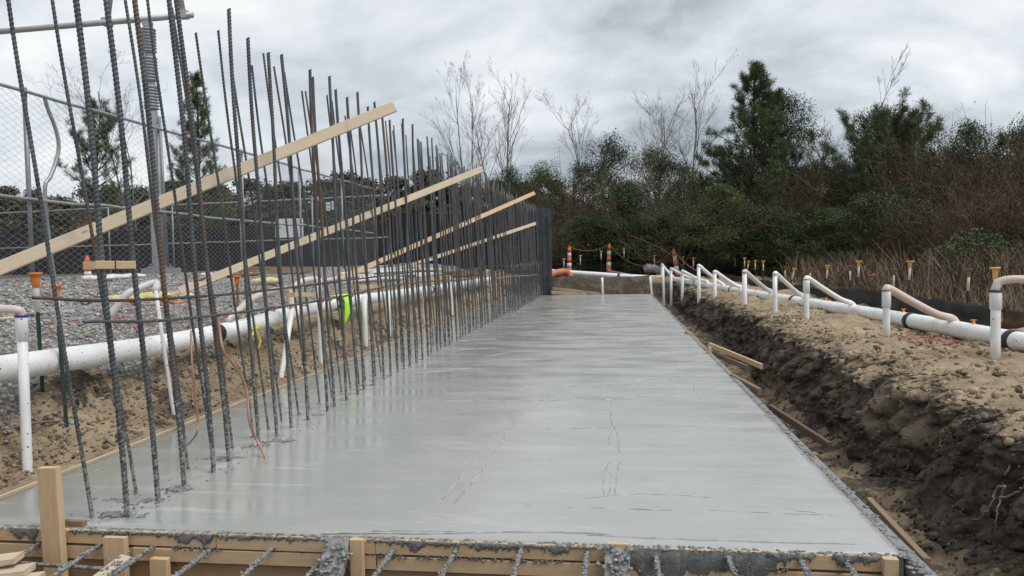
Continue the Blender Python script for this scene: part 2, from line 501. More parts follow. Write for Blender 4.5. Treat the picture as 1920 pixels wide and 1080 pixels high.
M['hivis'] = simple('lime_hivis_cloth', (.38, .80, .04), (.50, .92, .08), 9, .8)
M['yellow_tape'] = simple('yellow_tape', (.80, .62, .04), (.86, .70, .08), 9, .5)
M['yellow_bag'] = simple('yellow_woven_sack', (.50, .45, .16), (.66, .60, .30), 22, .8, .5)
M['white_bag'] = simple('white_woven_sack', (.62, .62, .60), (.75, .75, .73), 22, .8, .5)
M['sign_white'] = simple('white_sign_board', (.62, .63, .64), (.72, .73, .74), 3, .5)
M['ink'] = simple('dark_sign_print', (.04, .04, .05), (.07, .07, .08), 3, .6)
M['pedestal'] = simple('grey_footing_concrete', (.26, .26, .245), (.36, .355, .34), 9, .85, .5)
M['blue'] = simple('blue_pipe_rim', (.03, .035, .25), (.05, .055, .32), 9, .4)
M['root'] = simple('pale_root', (.20, .16, .12), (.38, .33, .27), 18, .8)
M['bark_grey'] = simple('grey_bark', (.12, .105, .095), (.22, .20, .18), 7, .9)
M['bark_brown'] = simple('brown_bark', (.05, .036, .027), (.11, .08, .06), 6, .9, .5)
def leaf(name, lo, hi):
    t = NT(name)
    c = t.mix(t.island(), lo, hi)
    c = t.mix(t.ramp(t.noise(.55, 3), [(.4, 0.0), (.7, .6)]), c, tuple(q * .55 for q in lo))
    return t.done(c, .6, spec=.25)
M['needle'] = leaf('pine_needles', (.060, .098, .038), (.145, .185, .080))
M['leaf_dark'] = leaf('dark_evergreen_leaves', (.028, .050, .018), (.082, .108, .046))
M['leaf_mid'] = leaf('mid_green_leaves', (.048, .078, .026), (.12, .15, .06))
M['leaf_brown'] = leaf('brown_twiggy_leaves', (.075, .052, .034), (.16, .115, .072))
M['twig'] = leaf('brown_twigs', (.066, .047, .031), (.165, .122, .083))
M['dry_grass'] = leaf('dry_grass', (.085, .058, .036), (.22, .158, .10))
M['far_leaf'] = leaf('far_tree_leaves', (.055, .06, .032), (.13, .12, .068))

# ------------------------------------------------------------------ the ground: one sheet from the trench to the horizon
SL, SR, SN, SF = -4.25, 1.50, 4.13, 31.4        # slab: left, right, near, far
PX = np.array([-600, -16, -9, -7.6, -6.7, -5.9, -5.3, -4.95, -4.65, -4.45, -4.33, -4.30, -4.1, 1.70, 2.15, 2.33, 2.42, 2.50, 2.62, 3.2, 4.0, 6.0, 12, 600.])
PZ = np.array([1.1, 1.15, 1.40, 1.40, 1.24, 0.97, 0.70, 0.48, 0.22, 0.06, 0.00, -0.10, -0.42, -0.44, -0.40, -0.32, 0.06, 0.37, 0.49, 0.55, 0.51, 0.46, 0.5, 0.9])
EX = np.array([-600, -16, -9, -7.6, -5, -3, 0, 3, 6, 12, 600.])
EZ = np.array([1.1, 1.15, 1.3, 1.2, .95, .75, .66, .60, .5, .5, .9])
def ground_z(X, Y):
    X, Y = np.asarray(X, float), np.asarray(Y, float)
    wob = 0.10 * vnoise(Y * .35, 3.3, 0) + 0.07 * vnoise(Y * .9, 8.3, 0)
    Xr = np.where((X > 1.75) & (X < 6), X + wob * sstep(1.75, 2.2, X) * (1 - sstep(4, 6, X)), X)
    z = np.interp(Xr, PX, PZ)
    w = sstep(31.75, 32.35, Y + 0.15 * vnoise(X * .8, 5.1, 0))
    return z * (1 - w) + np.interp(X, EX, EZ) * w
def lines(segs):
    out = []
    for a, b, st in segs: out.append(np.arange(a, b - 1e-9, st))
    out.append([segs[-1][1]])
    return np.concatenate(out)
gx = np.concatenate([-np.geomspace(600, 12, 22)[:-1], lines([(-12, -8, .2), (-8, -4.3, .034), (-4.3, 1.5, .5), (1.5, 2.15, .024), (2.15, 2.75, .0062), (2.85, 3.4, .02), (3.4, 5.2, .042), (5.2, 9, .16), (9, 14, .5)]), np.geomspace(14, 600, 20)[1:]])
gy = np.concatenate([-np.geomspace(300, 5, 10)[:-1], lines([(-5, 3.2, .3), (3.2, 9, .024), (9, 15, .045), (15, 24, .085), (24, 31.4, .14), (31.4, 33, .06), (33, 45, .4)]), np.geomspace(45, 900, 24)[1:]])
GX, GY = np.meshgrid(gx, gy, indexing='ij')
GZ = ground_z(GX, GY)
near = (1 - sstep(30, 60, np.hypot(GX, GY)))
onface = sstep(2.15, 2.35, GX) * (1 - sstep(2.75, 3.3, GX))
rbank = sstep(1.7, 2.0, GX) * (1 - sstep(6, 9, GX))
lbank = sstep(-4.3, -4.45, GX) * 1.0
lbank = np.clip((-4.31 - GX) / .25, 0, 1)
trench = ((GX > -4.3) & (GX < 1.6)).astype(float)
nA = fbm(GX * 2.2, GY * 2.2, GZ * 2.2, 5, .55)
nB = fbm(GX * 7, GY * 7, GZ * 9 + 4, 4, .6)
rid = 1 - np.abs(fbm(GX * 3.5 + 9, GY * 3.5, GZ * 3.5, 3, .5))
endf = sstep(31.7, 31.9, GY) * (1 - sstep(33, 36, GY))
grav_near = sstep(-5.1, -5.7, GX)
nC = fbm(GX * 17, GY * 17, GZ * 17 + 8, 3, .6)
dz = near * (rbank * .012 * nC * 1.0 + lbank * .012 * nC + rbank * (.055 * nA + .028 * nB) + lbank * (1 - .55 * (GX < -5.6)) * (.075 * nA + .035 * nB) + endf * (.10 * nA))
dx = near * onface * (.13 * nA + .085 * nB + .035 * nC + .12 * (rid - .7)) + near * ((GX > -5.4) & (GX < -4.36)) * .03 * nB
GXd = GX + dx
GZd = GZ + dz
# shallow crust steps on the sandy bank top
GZd += near * sstep(2.6, 3.0, GX) * (1 - sstep(4.6, 5.4, GX)) * .05 * np.round(fbm(GX * .9, GY * .7, 2, 2) * 2.2) / 2.2
V = np.stack([GXd, GY, GZd], -1).reshape(-1, 3)
nx_, ny_ = len(gx), len(gy)
ii, jj = np.meshgrid(np.arange(nx_ - 1), np.arange(ny_ - 1), indexing='ij')
F = np.stack([ii * ny_ + jj, (ii + 1) * ny_ + jj, (ii + 1) * ny_ + jj + 1, ii * ny_ + jj + 1], -1).reshape(-1, 4)
gm = mesh_np('ground', V, F, M['ground'], True)
def fattr(me, name, arr):
    a = me.attributes.new(name, 'FLOAT', 'POINT'); a.data.foreach_set('value', np.asarray(arr, np.float32).ravel())
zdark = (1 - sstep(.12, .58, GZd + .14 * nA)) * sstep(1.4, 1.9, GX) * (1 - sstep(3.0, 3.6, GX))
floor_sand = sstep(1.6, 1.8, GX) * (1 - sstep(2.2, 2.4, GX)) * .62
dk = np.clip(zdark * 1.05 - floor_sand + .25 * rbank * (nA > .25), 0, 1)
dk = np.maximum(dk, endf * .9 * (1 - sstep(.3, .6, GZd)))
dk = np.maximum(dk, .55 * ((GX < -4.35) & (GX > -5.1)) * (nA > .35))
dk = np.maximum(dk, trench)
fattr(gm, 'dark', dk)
fattr(gm, 'gravel', sstep(-4.55, -5.45, GX + .35 * nA + .07 * (GY - 6.5)) * (1 - .3 * (nA > .4)) * (1 - sstep(-30, -60, GX)))
fattr(gm, 'field', np.maximum(sstep(5.4, 7.0, GX), np.maximum(sstep(34.5, 36.5, GY), sstep(-18, -30, GX))))
tag(obj('ground', gm), kind='structure')

_vp = np.stack([GXd, GY, GZd], -1)
def lumps(name, mat, P, S, parent=None, sides=1, squash=.7, kind='stuff', smooth=False):
    """irregular stones: a deformed icosahedron per point"""
    t = (1 + 5 ** .5) / 2
    ico = np.array([(-1, t, 0), (1, t, 0), (-1, -t, 0), (1, -t, 0), (0, -1, t), (0, 1, t), (0, -1, -t), (0, 1, -t), (t, 0, -1), (t, 0, 1), (-t, 0, -1), (-t, 0, 1)]) / math.sqrt(1 + t * t)
    fi = np.array([(0, 11, 5), (0, 5, 1), (0, 1, 7), (0, 7, 10), (0, 10, 11), (1, 5, 9), (5, 11, 4), (11, 10, 2), (10, 7, 6), (7, 1, 8), (3, 9, 4), (3, 4, 2), (3, 2, 6), (3, 6, 8), (3, 8, 9), (4, 9, 5), (2, 4, 11), (6, 2, 10), (8, 6, 7), (9, 8, 1)])
    n = len(P)
    k = ico[None] * (1 + RNG.uniform(-.33, .33, (n, 12, 1)))
    a = RNG.uniform(0, 6.28, n); ca, sa = np.cos(a), np.sin(a)
    k = k * np.stack([RNG.uniform(.7, 1.25, n), RNG.uniform(.7, 1.1, n), RNG.uniform(min(.45, squash * .6), squash + (.25 if squash > .45 else .1), n)], -1)[:, None]
    x = k[..., 0] * ca[:, None] - k[..., 1] * sa[:, None]; y = k[..., 0] * sa[:, None] + k[..., 1] * ca[:, None]
    k = np.stack([x, y, k[..., 2]], -1) * np.asarray(S)[:, None, None] + np.asarray(P)[:, None]
    F = (fi[None] + (np.arange(n) * 12)[:, None, None]).reshape(-1, 3)
    o = obj(name, mesh_np(name, k.reshape(-1, 3), F, mat, smooth), parent)
    if kind: o['kind'] = kind
    return o
# crushed stone over the left embankment (denser near the viewer)
n = 22000
yy = 4.2 + (RNG.uniform(0, 1, n) ** 1.7) * 17; xx = RNG.uniform(-8.4, -4.55, n)
keep = (sstep(-4.6, -5.2, xx + .07 * (yy - 6.5)) * .9 + .08 > RNG.uniform(0, 1, n)) & (vnoise(xx * 1.4, yy * 1.1, 1) + .75 > RNG.uniform(0, 1, n) * (xx > -6))
xx, yy = xx[keep], yy[keep]
ss = RNG.uniform(.008, .026, len(xx))
gz_ = ground_z(xx, yy) + .075 * fbm(xx * 2.2, yy * 2.2, ground_z(xx, yy) * 2.2, 5, .55) * np.where(xx < -5.6, .45, 1)
o = lumps('crushed_stone', M['stone'], np.stack([xx, yy, gz_ + ss * .3], -1), ss)
tag(o, 'loose grey crushed stone covering the embankment behind the rebar', 'gravel')
n = 2600
yy = 3.4 + RNG.uniform(0, 1, n) ** 1.5 * 17; xx = 2.55 + RNG.uniform(0, 1, n) ** .8 * 2.1
zc = ground_z(xx, yy); zc = zc + .055 * fbm(xx * 2.2, yy * 2.2, zc * 2.2, 5, .55)
ss = RNG.uniform(.006, .03, n) * (1 + 1.0 * (RNG.uniform(0, 1, n) > .95))
o = lumps('sandy_clods', M['clod'], np.stack([xx, yy, zc + ss * .2], -1), ss)
tag(o, 'crumbly sandy soil clods on top of the trench bank', 'soil')
n = 2600
yy = 3.4 + RNG.uniform(0, 1, n) ** 1.5 * 20; xx = RNG.uniform(1.72, 2.5, n)
zc = ground_z(xx, yy); ss = RNG.uniform(.004, .018, n)
o = lumps('dark_soil_clods', M['dark_clod'], np.stack([xx, yy, zc + ss * .3], -1), ss)
tag(o, 'dark damp soil clods along the foot of the trench face', 'soil')
# chunks sticking out of the cut face
fi_, fj_ = np.where((GX > 2.28) & (GX < 2.9) & (GY > 3.3) & (GY < 16))
pk = RNG.choice(len(fi_), 5200, replace=False)
cp = _vp[fi_[pk], fj_[pk]]
isd = dk[fi_[pk], fj_[pk]] + RNG.normal(0, .18, len(pk)) > .5
cs = RNG.uniform(.006, .022, len(pk)) * (1 + 1.2 * (RNG.uniform(0, 1, len(pk)) > .93))
o = lumps('face_clods', M['dark_clod'], cp[isd], cs[isd], squash=.9)
tag(o, 'dark crumbling lumps stuck in the cut trench face', 'soil')
o = lumps('face_clods', M['clod'], cp[~isd], cs[~isd], squash=.9)
tag(o, 'tan crumbling lumps along the upper trench face', 'soil')
fi_, fj_ = np.where((GX > -5.0) & (GX < -4.37) & (GY > 4.0) & (GY < 15))
pk = RNG.choice(len(fi_), 3000, replace=False)
cp = _vp[fi_[pk], fj_[pk]]; cs = RNG.uniform(.005, .020, len(pk)) * (1 + 1.0 * (RNG.uniform(0, 1, len(pk)) > .94))
isd = (dk[fi_[pk], fj_[pk]] > .4) | (RNG.uniform(0, 1, len(pk)) > .86)
o = lumps('slope_clods', M['clod'], cp[~isd], cs[~isd], squash=.8)
tag(o, 'tan crumbs scattered down the slope under the header pipe', 'soil')
o = lumps('slope_clods', M['dark_clod'], cp[isd], cs[isd], squash=.8)
tag(o, 'dark damp crumbs scattered down the slope under the header pipe', 'soil')
n = 1500
yy = 4.2 + RNG.uniform(0, 1, n) ** 1.4 * 14; xx = RNG.uniform(-4.9, -4.36, n)
zc = ground_z(xx, yy); ss = RNG.uniform(.006, .022, n)
o = lumps('tan_soil_clods', M['clod'], np.stack([xx, yy, zc + ss * .3], -1), ss)
tag(o, 'tan soil clods on the slope beside the slab edge', 'soil')

# ------------------------------------------------------------------ the slab
sx = lines([(SL, SR, .06)]); sy = lines([(SN, 12, .05), (12, SF, .15)])
SX, SY = np.meshgrid(sx, sy, indexing='ij')
edge = np.minimum(np.minimum(SX - SL, SR - SX), SY - SN)
SZ = .0015 * fbm(SX * .9, SY * 2.2, 0, 2) - .012 * np.exp(-edge / .04) + .006 * np.exp(-((SX + 3.15) / .22) ** 2) * fbm(SX * 9, SY * 9, 3, 4)
SZ = np.minimum(SZ, .012)
V = np.stack([SX, SY, SZ], -1).reshape(-1, 3)
a, b = len(sx), len(sy)
ii, jj = np.meshgrid(np.arange(a - 1), np.arange(b - 1), indexing='ij')
F = np.stack([ii * b + jj, (ii + 1) * b + jj, (ii + 1) * b + jj + 1, ii * b + jj + 1], -1).reshape(-1, 4)
loop = [i * b for i in range(a)] + [(a - 1) * b + j for j in range(1, b)] + [i * b + b - 1 for i in range(a - 2, -1, -1)] + [j for j in range(b - 2, 0, -1)]
Vb = V[loop].copy(); Vb[:, 2] = -.40
m0 = len(V)
Fs = np.array([(loop[(i + 1) % len(loop)], loop[i], m0 + i, m0 + (i + 1) % len(loop)) for i in range(len(loop))])
slab = tag(obj('concrete_slab', mesh_np('concrete_slab', np.concatenate([V, Vb]), np.concatenate([F, Fs]), M['slab'], False)), 'freshly poured grey concrete footing slab', kind='structure')
slab.data.polygons.foreach_set('use_smooth', np.r_[np.ones(len(F), bool), np.zeros(len(Fs), bool)])
# ridges and cuts left by the float
def ridge(px, r=.004, jit=.004):
    P = np.array([at(u, v, 2, 0.0) for u, v in px])
    L = np.linalg.norm(np.diff(P, axis=0), axis=1).sum()
    Q = spline(P, max(4, int(L / .06 / len(P))))
    Q[:, :2] += RNG.normal(0, jit, (len(Q), 2))
    Q[:, 2] = .0015 * fbm(Q[:, 0] * .9, Q[:, 1] * 2.2, 0, 2) + .0008
    MB().tube(Q, RNG.uniform(.45, 1, len(Q)) * r * .8 + .0008, 5).build('float_ridge', M['slab_ridge'], slab)
t = NT('float_ridge_paste'); M['slab_ridge'] = t.done(t.mix(t.ramp(t.noise(9, 4), [(.4, 0.0), (.6, 1.0)]), (.25, .255, .25), (.50, .505, .50)), .45)
for px, r in (([(835, 752), (990, 752), (1145, 749)], .007), ([(822, 945), (890, 860), (968, 766)], .005), ([(852, 944), (905, 880), (974, 778)], .005),
              ([(1145, 750), (1147, 790), (1158, 815), (1163, 850)], .005), ([(1131, 927), (1133, 890), (1142, 868)], .005), ([(1143, 926), (1148, 890)], .004),
              ([(1153, 926), (1156, 895), (1162, 866)], .005), ([(1095, 934), (1170, 927), (1260, 928), (1350, 934)], .004), ([(960, 946), (1100, 952), (1265, 957)], .006),
              ([(965, 724), (1120, 724), (1300, 722)], .006), ([(1300, 722), (1304, 738), (1316, 745)], .005), ([(1165, 745), (1305, 741)], .005),
              ([(1185, 712), (1292, 712)], .006), ([(1020, 804), (1145, 803)], .004), ([(975, 780), (1010, 762), (1040, 754)], .003),
              ([(1330, 957), (1440, 962), (1560, 966)], .004), ([(1470, 955), (1530, 962)], .003), ([(600, 1000), (800, 1000), (1000, 998), (1150, 1002)], .006),
              ([(1100, 1004), (1300, 1012), (1600, 1020)], .006), ([(700, 995), (900, 997)], .004), ([(90, 905), (190, 880)], .003), ([(160, 930), (215, 905)], .003),
              ([(720, 700), (800, 698), (880, 690)], .004), ([(740, 727), (840, 728)], .005), ([(875, 750), (893, 728)], .004), ([(845, 640), (930, 635)], .006),
              ([(1140, 835), (1146, 810)], .004), ([(860, 655), (930, 652)], .006), ([(910, 668), (960, 660)], .006)):
    ridge(px, r)

# bars: rows of standing rebar ------------------------------------------------
def rebar_mesh(L, r, lean, bow, ribs=True, sides=8):
    if ribs:
        p = .030
        z = np.concatenate([[k * p, k * p + .30 * p, k * p + .48 * p, k * p + .80 * p] for k in range(int(L / p))])
        q = np.tile([r, r, r * 1.17, r * 1.17], int(L / p))
    else:
        z = np.linspace(0, L, 14); q = np.full(len(z), r * 1.06)
    z = z - .12
    a = np.linspace(0, 2 * np.pi, sides, endpoint=False)
    h = np.clip(z, 0, None)
    cx = lean[0] * h + bow[0] * np.sin(h / L * np.pi) + .006 * np.sin(h * 3.1 + bow[1] * 90)
    cy = lean[1] * h + bow[1] * np.sin(h / L * np.pi) + .005 * np.sin(h * 2.3 + bow[0] * 70)
    Z = z[:, None] + (np.cos(a) * r * .75)[None] * (1 if ribs else 0)
    V = np.stack([cx[:, None] + q[:, None] * np.cos(a), cy[:, None] + q[:, None] * np.sin(a), Z], -1).reshape(-1, 3)
    n = len(z)
    i = np.arange(n - 1)[:, None] * sides; j = np.arange(sides)[None]; jn = (j + 1) % sides
    F = np.stack([i + j, i + jn, i + sides + jn, i + sides + j], -1).reshape(-1, 4)
    top = np.array([[(n - 1) * sides + k for k in (0, 1, 2, 3)], [(n - 1) * sides + k for k in (0, 3, 4, 7)], [(n - 1) * sides + k for k in (4, 5, 6, 7)]]) if sides == 8 else np.array([[(n - 1) * sides + k for k in (0, 1, 2, 3)], [(n - 1) * sides + k for k in (0, 3, 4, 5)]])
    return mesh_np('rebar', V, np.concatenate([F, top]), M['rebar'], False)
leans = [(-.030, -.012), (-.025, -.018), (-.034, -.008), (-.022, -.016), (-.032, -.018)]
bows = [(.012, .01), (-.015, .012), (.015, -.012), (-.01, -.01), (.008, .015)]
THK = [rebar_mesh(3.82, .0150, l, b) for l, b in zip(leans, bows)]
THKF = [rebar_mesh(3.82, .0150, l, b, False, 6) for l, b in zip(leans, bows)]
THN = [rebar_mesh(3.86, .0098, (l[0] - .035, l[1] - .075), b) for l, b in zip(leans, bows)]
THNF = [rebar_mesh(3.86, .0112, (l[0] - .01, l[1] - .02), b, False, 6) for l, b in zip(leans, bows)]
FIRST = [rebar_mesh(3.82, .0158, (lx_, -.03), (.012, 0)) for lx_ in (-.062, -.045, -.052, -.05, -.06)]
FIRST2 = rebar_mesh(3.86, .0108, (-.085, -.03), (-.02, .01))
base1 = [(235, 970), (290, 938), (338, 912), (396, 886), (438, 866), (485, 837), (525, 819), (554, 803), (581, 788), (603, 771), (628, 763), (649, 751), (667, 741), (685, 731), (700, 722), (717, 711), (734, 705), (745, 698), (758, 692), (772, 686), (783, 679), (793, 674), (806, 668)]
Y1 = [at(u, v, 2, 0).y for u, v in base1]
while Y1[-1] < 30.9: Y1.append(Y1[-1] + .325 + random.uniform(-.05, .05))
X1, X2 = -3.075, -3.31
for k, y in enumerate(Y1):
    me = FIRST[k] if k < 5 else (THK if y < 12 else THKF)[random.randrange(5)]
    o = obj('rebar', me, None, (X1 + random.uniform(-.025, .025), y, 0))
    o.scale = (1, 1, 1 + random.uniform(-.035, .02)); o.rotation_euler = (random.gauss(0, .006), random.gauss(0, .008), random.choice((0, 0, 0)))
    tag(o, ORD[k] + ' thick ribbed bar from the near form in the slab-side row' if k < 24 else 'thick grey bar in the crowded far stretch of the slab-side row', 'rebar', 'front row of standing rebar')
Y2 = [at(175, 970, 2, 0).y, 4.76, 5.36, 5.68, 6.03, 6.4, 6.73]
while Y2[-1] < 30.9: Y2.append(Y2[-1] + .345 + random.uniform(-.06, .06))
for k, y in enumerate(Y2):
    me = FIRST2 if k == 0 else (THN if y < 11 else THNF)[random.randrange(5)]
    o = obj('rebar', me, None, (X2 + random.uniform(-.03, .03), y, 0))
    o.scale = (1, 1, 1 + random.uniform(-.05, .015)); o.rotation_euler = (random.gauss(0, .010), random.gauss(0, .010), 0)
    tag(o, ORD[k] + ' thin bar from the near form in the gravel-side row' if k < 20 else 'thin grey bar in the crowded far stretch of the gravel-side row', 'rebar', 'rear row of standing rebar')
SHORT = rebar_mesh(1.45, .016, (-.01, 0), (.004, 0), False, 6)
for k in range(30):
    y = 21.5 + k * .31
    o = obj('rebar', SHORT, None, (-2.96 + random.uniform(-.04, .04), y + random.uniform(-.06, .06), 0))
    o.scale.z = 1 + random.uniform(-.06, .12)
    tag(o, 'short rusty rebar stub standing before the far end of the bar curtain', 'rebar', 'short stubs by the far bars')
def strand(name, pts, r, mat, label, cat, sides=6, n=8, group=None):
    Q = spline(pts, n)
    o = MB().tube(Q, r, sides).build(name, mat, None, True, tuple(Q[0]))
    return tag(o, label, cat, group)
hz = lambda X, z, ys, amp: [(X + random.uniform(-.006, .006), y, z + amp * math.sin(y * .7) + random.uniform(-.012, .012)) for y in ys]
a0 = at(62, 558, 0, X2 + .03)
strand('tie_bar', [tuple(a0)] + hz(X2 + .03, 1.37, np.arange(4.6, 30, 1.6), .03), .0115, M['bar_dark'], 'upper horizontal rebar tied across the thin rear bars', 'rebar')
a0 = at(157, 603, 0, X1 - .032)
strand('tie_bar', [tuple(a0)] + hz(X1 - .032, 1.21, np.arange(4.9, 30, 1.7), .035), .0115, M['bar_dark'], 'lower horizontal rebar tied across the thick front bars', 'rebar')
# rust-coloured tie wires at the crossings
def ties(name, X, z0, ys, amp, label):
    b = MB()
    for y in ys:
        z = z0 + amp * math.sin(y * .7)
        b.tube([(X + .035 * math.cos(t), y + .03 * math.sin(t), z + .022 * math.sin(2 * t + .6)) for t in np.linspace(0, 6.28, 9)], .004, 4)
    tag(b.build(name, M['rope'], None), label, 'wire', kind='stuff')
ties('tie_wire', X1 - .01, 1.21, [y for y in Y1 if y < 14], .035, 'twisted rusty tie wires on the lower horizontal bar')
ties('tie_wire', X2 + .01, 1.37, [y for y in Y2 if y < 12], .03, 'twisted rusty tie wires on the upper horizontal bar')
M['mortar_slab'] = simple('disturbed_paste', (.15, .155, .15), (.27, .275, .27), 18, .4, .6)
# mortar disturbed around the bar feet
P, S = [], []
for y in Y1 + Y2:
    X = X1 if y in Y1 else X2
    for k in range(6 if y < 12 else 4):
        a, r = random.uniform(0, 6.28), abs(random.gauss(0, .055)) + .012
        P.append((X + r * math.cos(a) * 1.3, y + r * math.sin(a), .002)); S.append(random.uniform(.005, .017) * math.exp(-r * 4))
for k in range(200):
    y = 4.3 + random.random() ** 1.6 * 20
    P.append((random.gauss(-3.12, .13), y, .002)); S.append(random.uniform(.004, .013))
lumps('mortar_crumbs', M['mortar_slab'], np.array(P), np.array(S), slab, squash=.4, smooth=True)
# clods of paste: bigger rough patches at the first bars
for (u, v, l, w) in ((255, 938, .34, .04), (225, 965, .22, .05), (330, 918, .14, .04), (425, 858, .2, .035), (520, 826, .22, .05), (592, 778, .2, .04), (690, 722, .3, .05), (478, 838, .16, .04)):
    c = at(u, v, 2, 0)
    n = 34
    q = np.stack([c.x + RNG.normal(0, l / 3, n), c.y + RNG.normal(0, w * .7, n), np.full(n, .001)], -1)
    lumps('mortar_patch', M['mortar_slab'], q, RNG.uniform(.008, .032, n), slab, squash=.22, smooth=True)

# ------------------------------------------------------------------ formwork at the near end
fw = thing('end_formwork', 'stacked tan form boards across the near end of the slab', 'formwork', (-1.4, 4.08, -.3))
segs = [[(-4.45, -3.42), (-3.415, -2.36), (-2.355, -1.38), (-1.375, .02), (.025, 1.44)], [(-4.45, -2.9), (-2.895, -1.38), (-1.372, .25), (.255, 1.44)]]
for row, (z, ss_) in enumerate(((-.048, segs[0]), (-.142, segs[1]))):
    for (x0, x1) in ss_:
        dz_ = random.uniform(-.003, .003)
        board('form_board', (x0, 4.105 + random.uniform(-.004, .004), z + dz_), (x1, 4.105 + random.uniform(-.004, .004), z + dz_ + random.uniform(-.003, .003)), .038, .081, M['wood_form'], fw)
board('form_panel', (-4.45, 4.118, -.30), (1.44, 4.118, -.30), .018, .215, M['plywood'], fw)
def stake(u0, u1, vtop, y, z1, mat, name='form_stake', lean=0.0, t=.04):
    a, b_ = at(u0, vtop, 1, y), at(u1, vtop, 1, y)
    xm, w = (a.x + b_.x) / 2, abs(b_.x - a.x)
    return board(name, (xm, y, a.z), (xm + lean, y, z1), t, w, mat, fw, up=(1, 0, 0))
stake(74, 110, 876, 4.04, -.45, M['wood'], lean=.02, t=.05)
stake(196, 237, 1006, 4.045, -.45, M['wood'])
stake(283, 316, 1046, 4.02, -.45, M['wood'])
stake(657, 681, 1010, 4.05, -.45, M['wood'])
stake(1655, 1683, 1046, 4.05, -.45, M['wood'])
stake(1140, 1178, 1018, 4.05, -.45, M['wood'])
stake(118, 160, 975, 4.16, -.2, M['wood_old'])
# kickers smeared with paste, leaning back to the form
for (u, du, yb) in ((636, 48, 3.75), (1158, 46, 3.72)):
    a = at(u, 1010 if u < 800 else 1026, 1, 4.06)
    k = board('kicker', (a.x, 4.052, a.z), (a.x - .02, yb, -.42), du / 1400 * 4.1, .045, M['mortar_pale'], fw, up=(0, -1, .6))
    n = 130
    tt = RNG.uniform(0, .75, n)
    q = np.stack([a.x - .02 * tt + RNG.normal(0, du / 1400 * 4.1 * .36, n), 4.03 + (yb - 4.03) * tt - .012, a.z + (-.42 - a.z) * tt + .022 + RNG.normal(0, .006, n)], -1)
    lumps('paste_lumps', M['mortar_pale'], q - np.array(fw.location), RNG.uniform(.004, .018, n), fw, squash=.5, smooth=True)
# overspill: ragged paste hanging over the top boards
def drip(u0, u1, v0, depth, dens, seed):
    rs = np.random.default_rng(seed)
    pa, pb = at(u0, v0, 1, 4.083), at(u1, v0, 1, 4.083)
    n = max(8, int((pb.x - pa.x) / .0032))
    xs = np.linspace(pa.x, pb.x, n)
    env = np.clip(np.sin(np.linspace(0, np.pi, n)) * 3, 0, 1)
    sol = .78 if depth > .1 else .35
    d = depth * (sol + (1 - sol) * np.abs(fbm(xs * 7 + seed, xs * 0, 0, 3))) * env + dens * (np.clip(vnoise(xs * 55 + seed, 2, 2), 0, 1) * .022 + np.clip(vnoise(xs * 150 + seed, 5, 2), 0, 1) ** 2 * .022)
    top = np.full(n, -.004) + .003 * rs.normal(0, 1, n)
    V, F = [], []
    for i in range(n):
        bulge = .004 + .006 * abs(vnoise(xs[i] * 25, seed, 1))
        V += [(xs[i], 4.0855, top[i]), (xs[i], 4.084 - bulge, top[i] - .25 * d[i]), (xs[i], 4.0835 - bulge * .8, top[i] - .7 * d[i]), (xs[i], 4.0855, top[i] - d[i])]
    for i in range(n - 1):
        for k in range(3): F.append((4 * i + k, 4 * i + k + 1, 4 * i + 5 + k, 4 * i + 4 + k))
    MB().add(V, F).build('paste_overspill', M['mortar'], fw, True)
for k, a in enumerate(((240, 620, 1006, .018, 1), (330, 400, 1006, .06, 1), (20, 72, 1000, .085, 1), (440, 530, 1008, .03, 1), (690, 1135, 1012, .02, 1.2), (765, 800, 1012, .05, 1), (880, 1000, 1013, .035, 1.3),
                      (1030, 1070, 1014, .055, 1), (1180, 1470, 1020, .135, 1), (1150, 1300, 1018, .16, 1), (1440, 1530, 1026, .05, 1), (1560, 1655, 1030, .06, 1), (130, 240, 1000, .02, 1))):
    drip(*a, seed=k + 3)
# paste squeezed through the joint between the boards
for (u0, u1) in ((690, 760), (780, 990), (1000, 1060), (320, 420), (1350, 1480)):
    a, b_ = at(u0, 1034, 1, 4.083), at(u1, 1036, 1, 4.083)
    n = int((b_.x - a.x) * 130)
    q = np.stack([RNG.uniform(a.x, b_.x, n), np.full(n, 4.083), -.094 + RNG.normal(0, .006, n)], -1)
    lumps('squeezed_paste', M['mortar'], q - np.array(fw.location), RNG.uniform(.004, .011, n), fw, squash=.8)
# lip of paste on top edge of the boards
n = 520
q = np.stack([RNG.uniform(-4.2, 1.5, n), RNG.uniform(4.085, 4.14, n), np.full(n, -.006)], -1)
lumps('edge_paste', M['mortar_slab'], q - np.array(fw.location), RNG.uniform(.005, .018, n), fw, squash=.2, smooth=True)
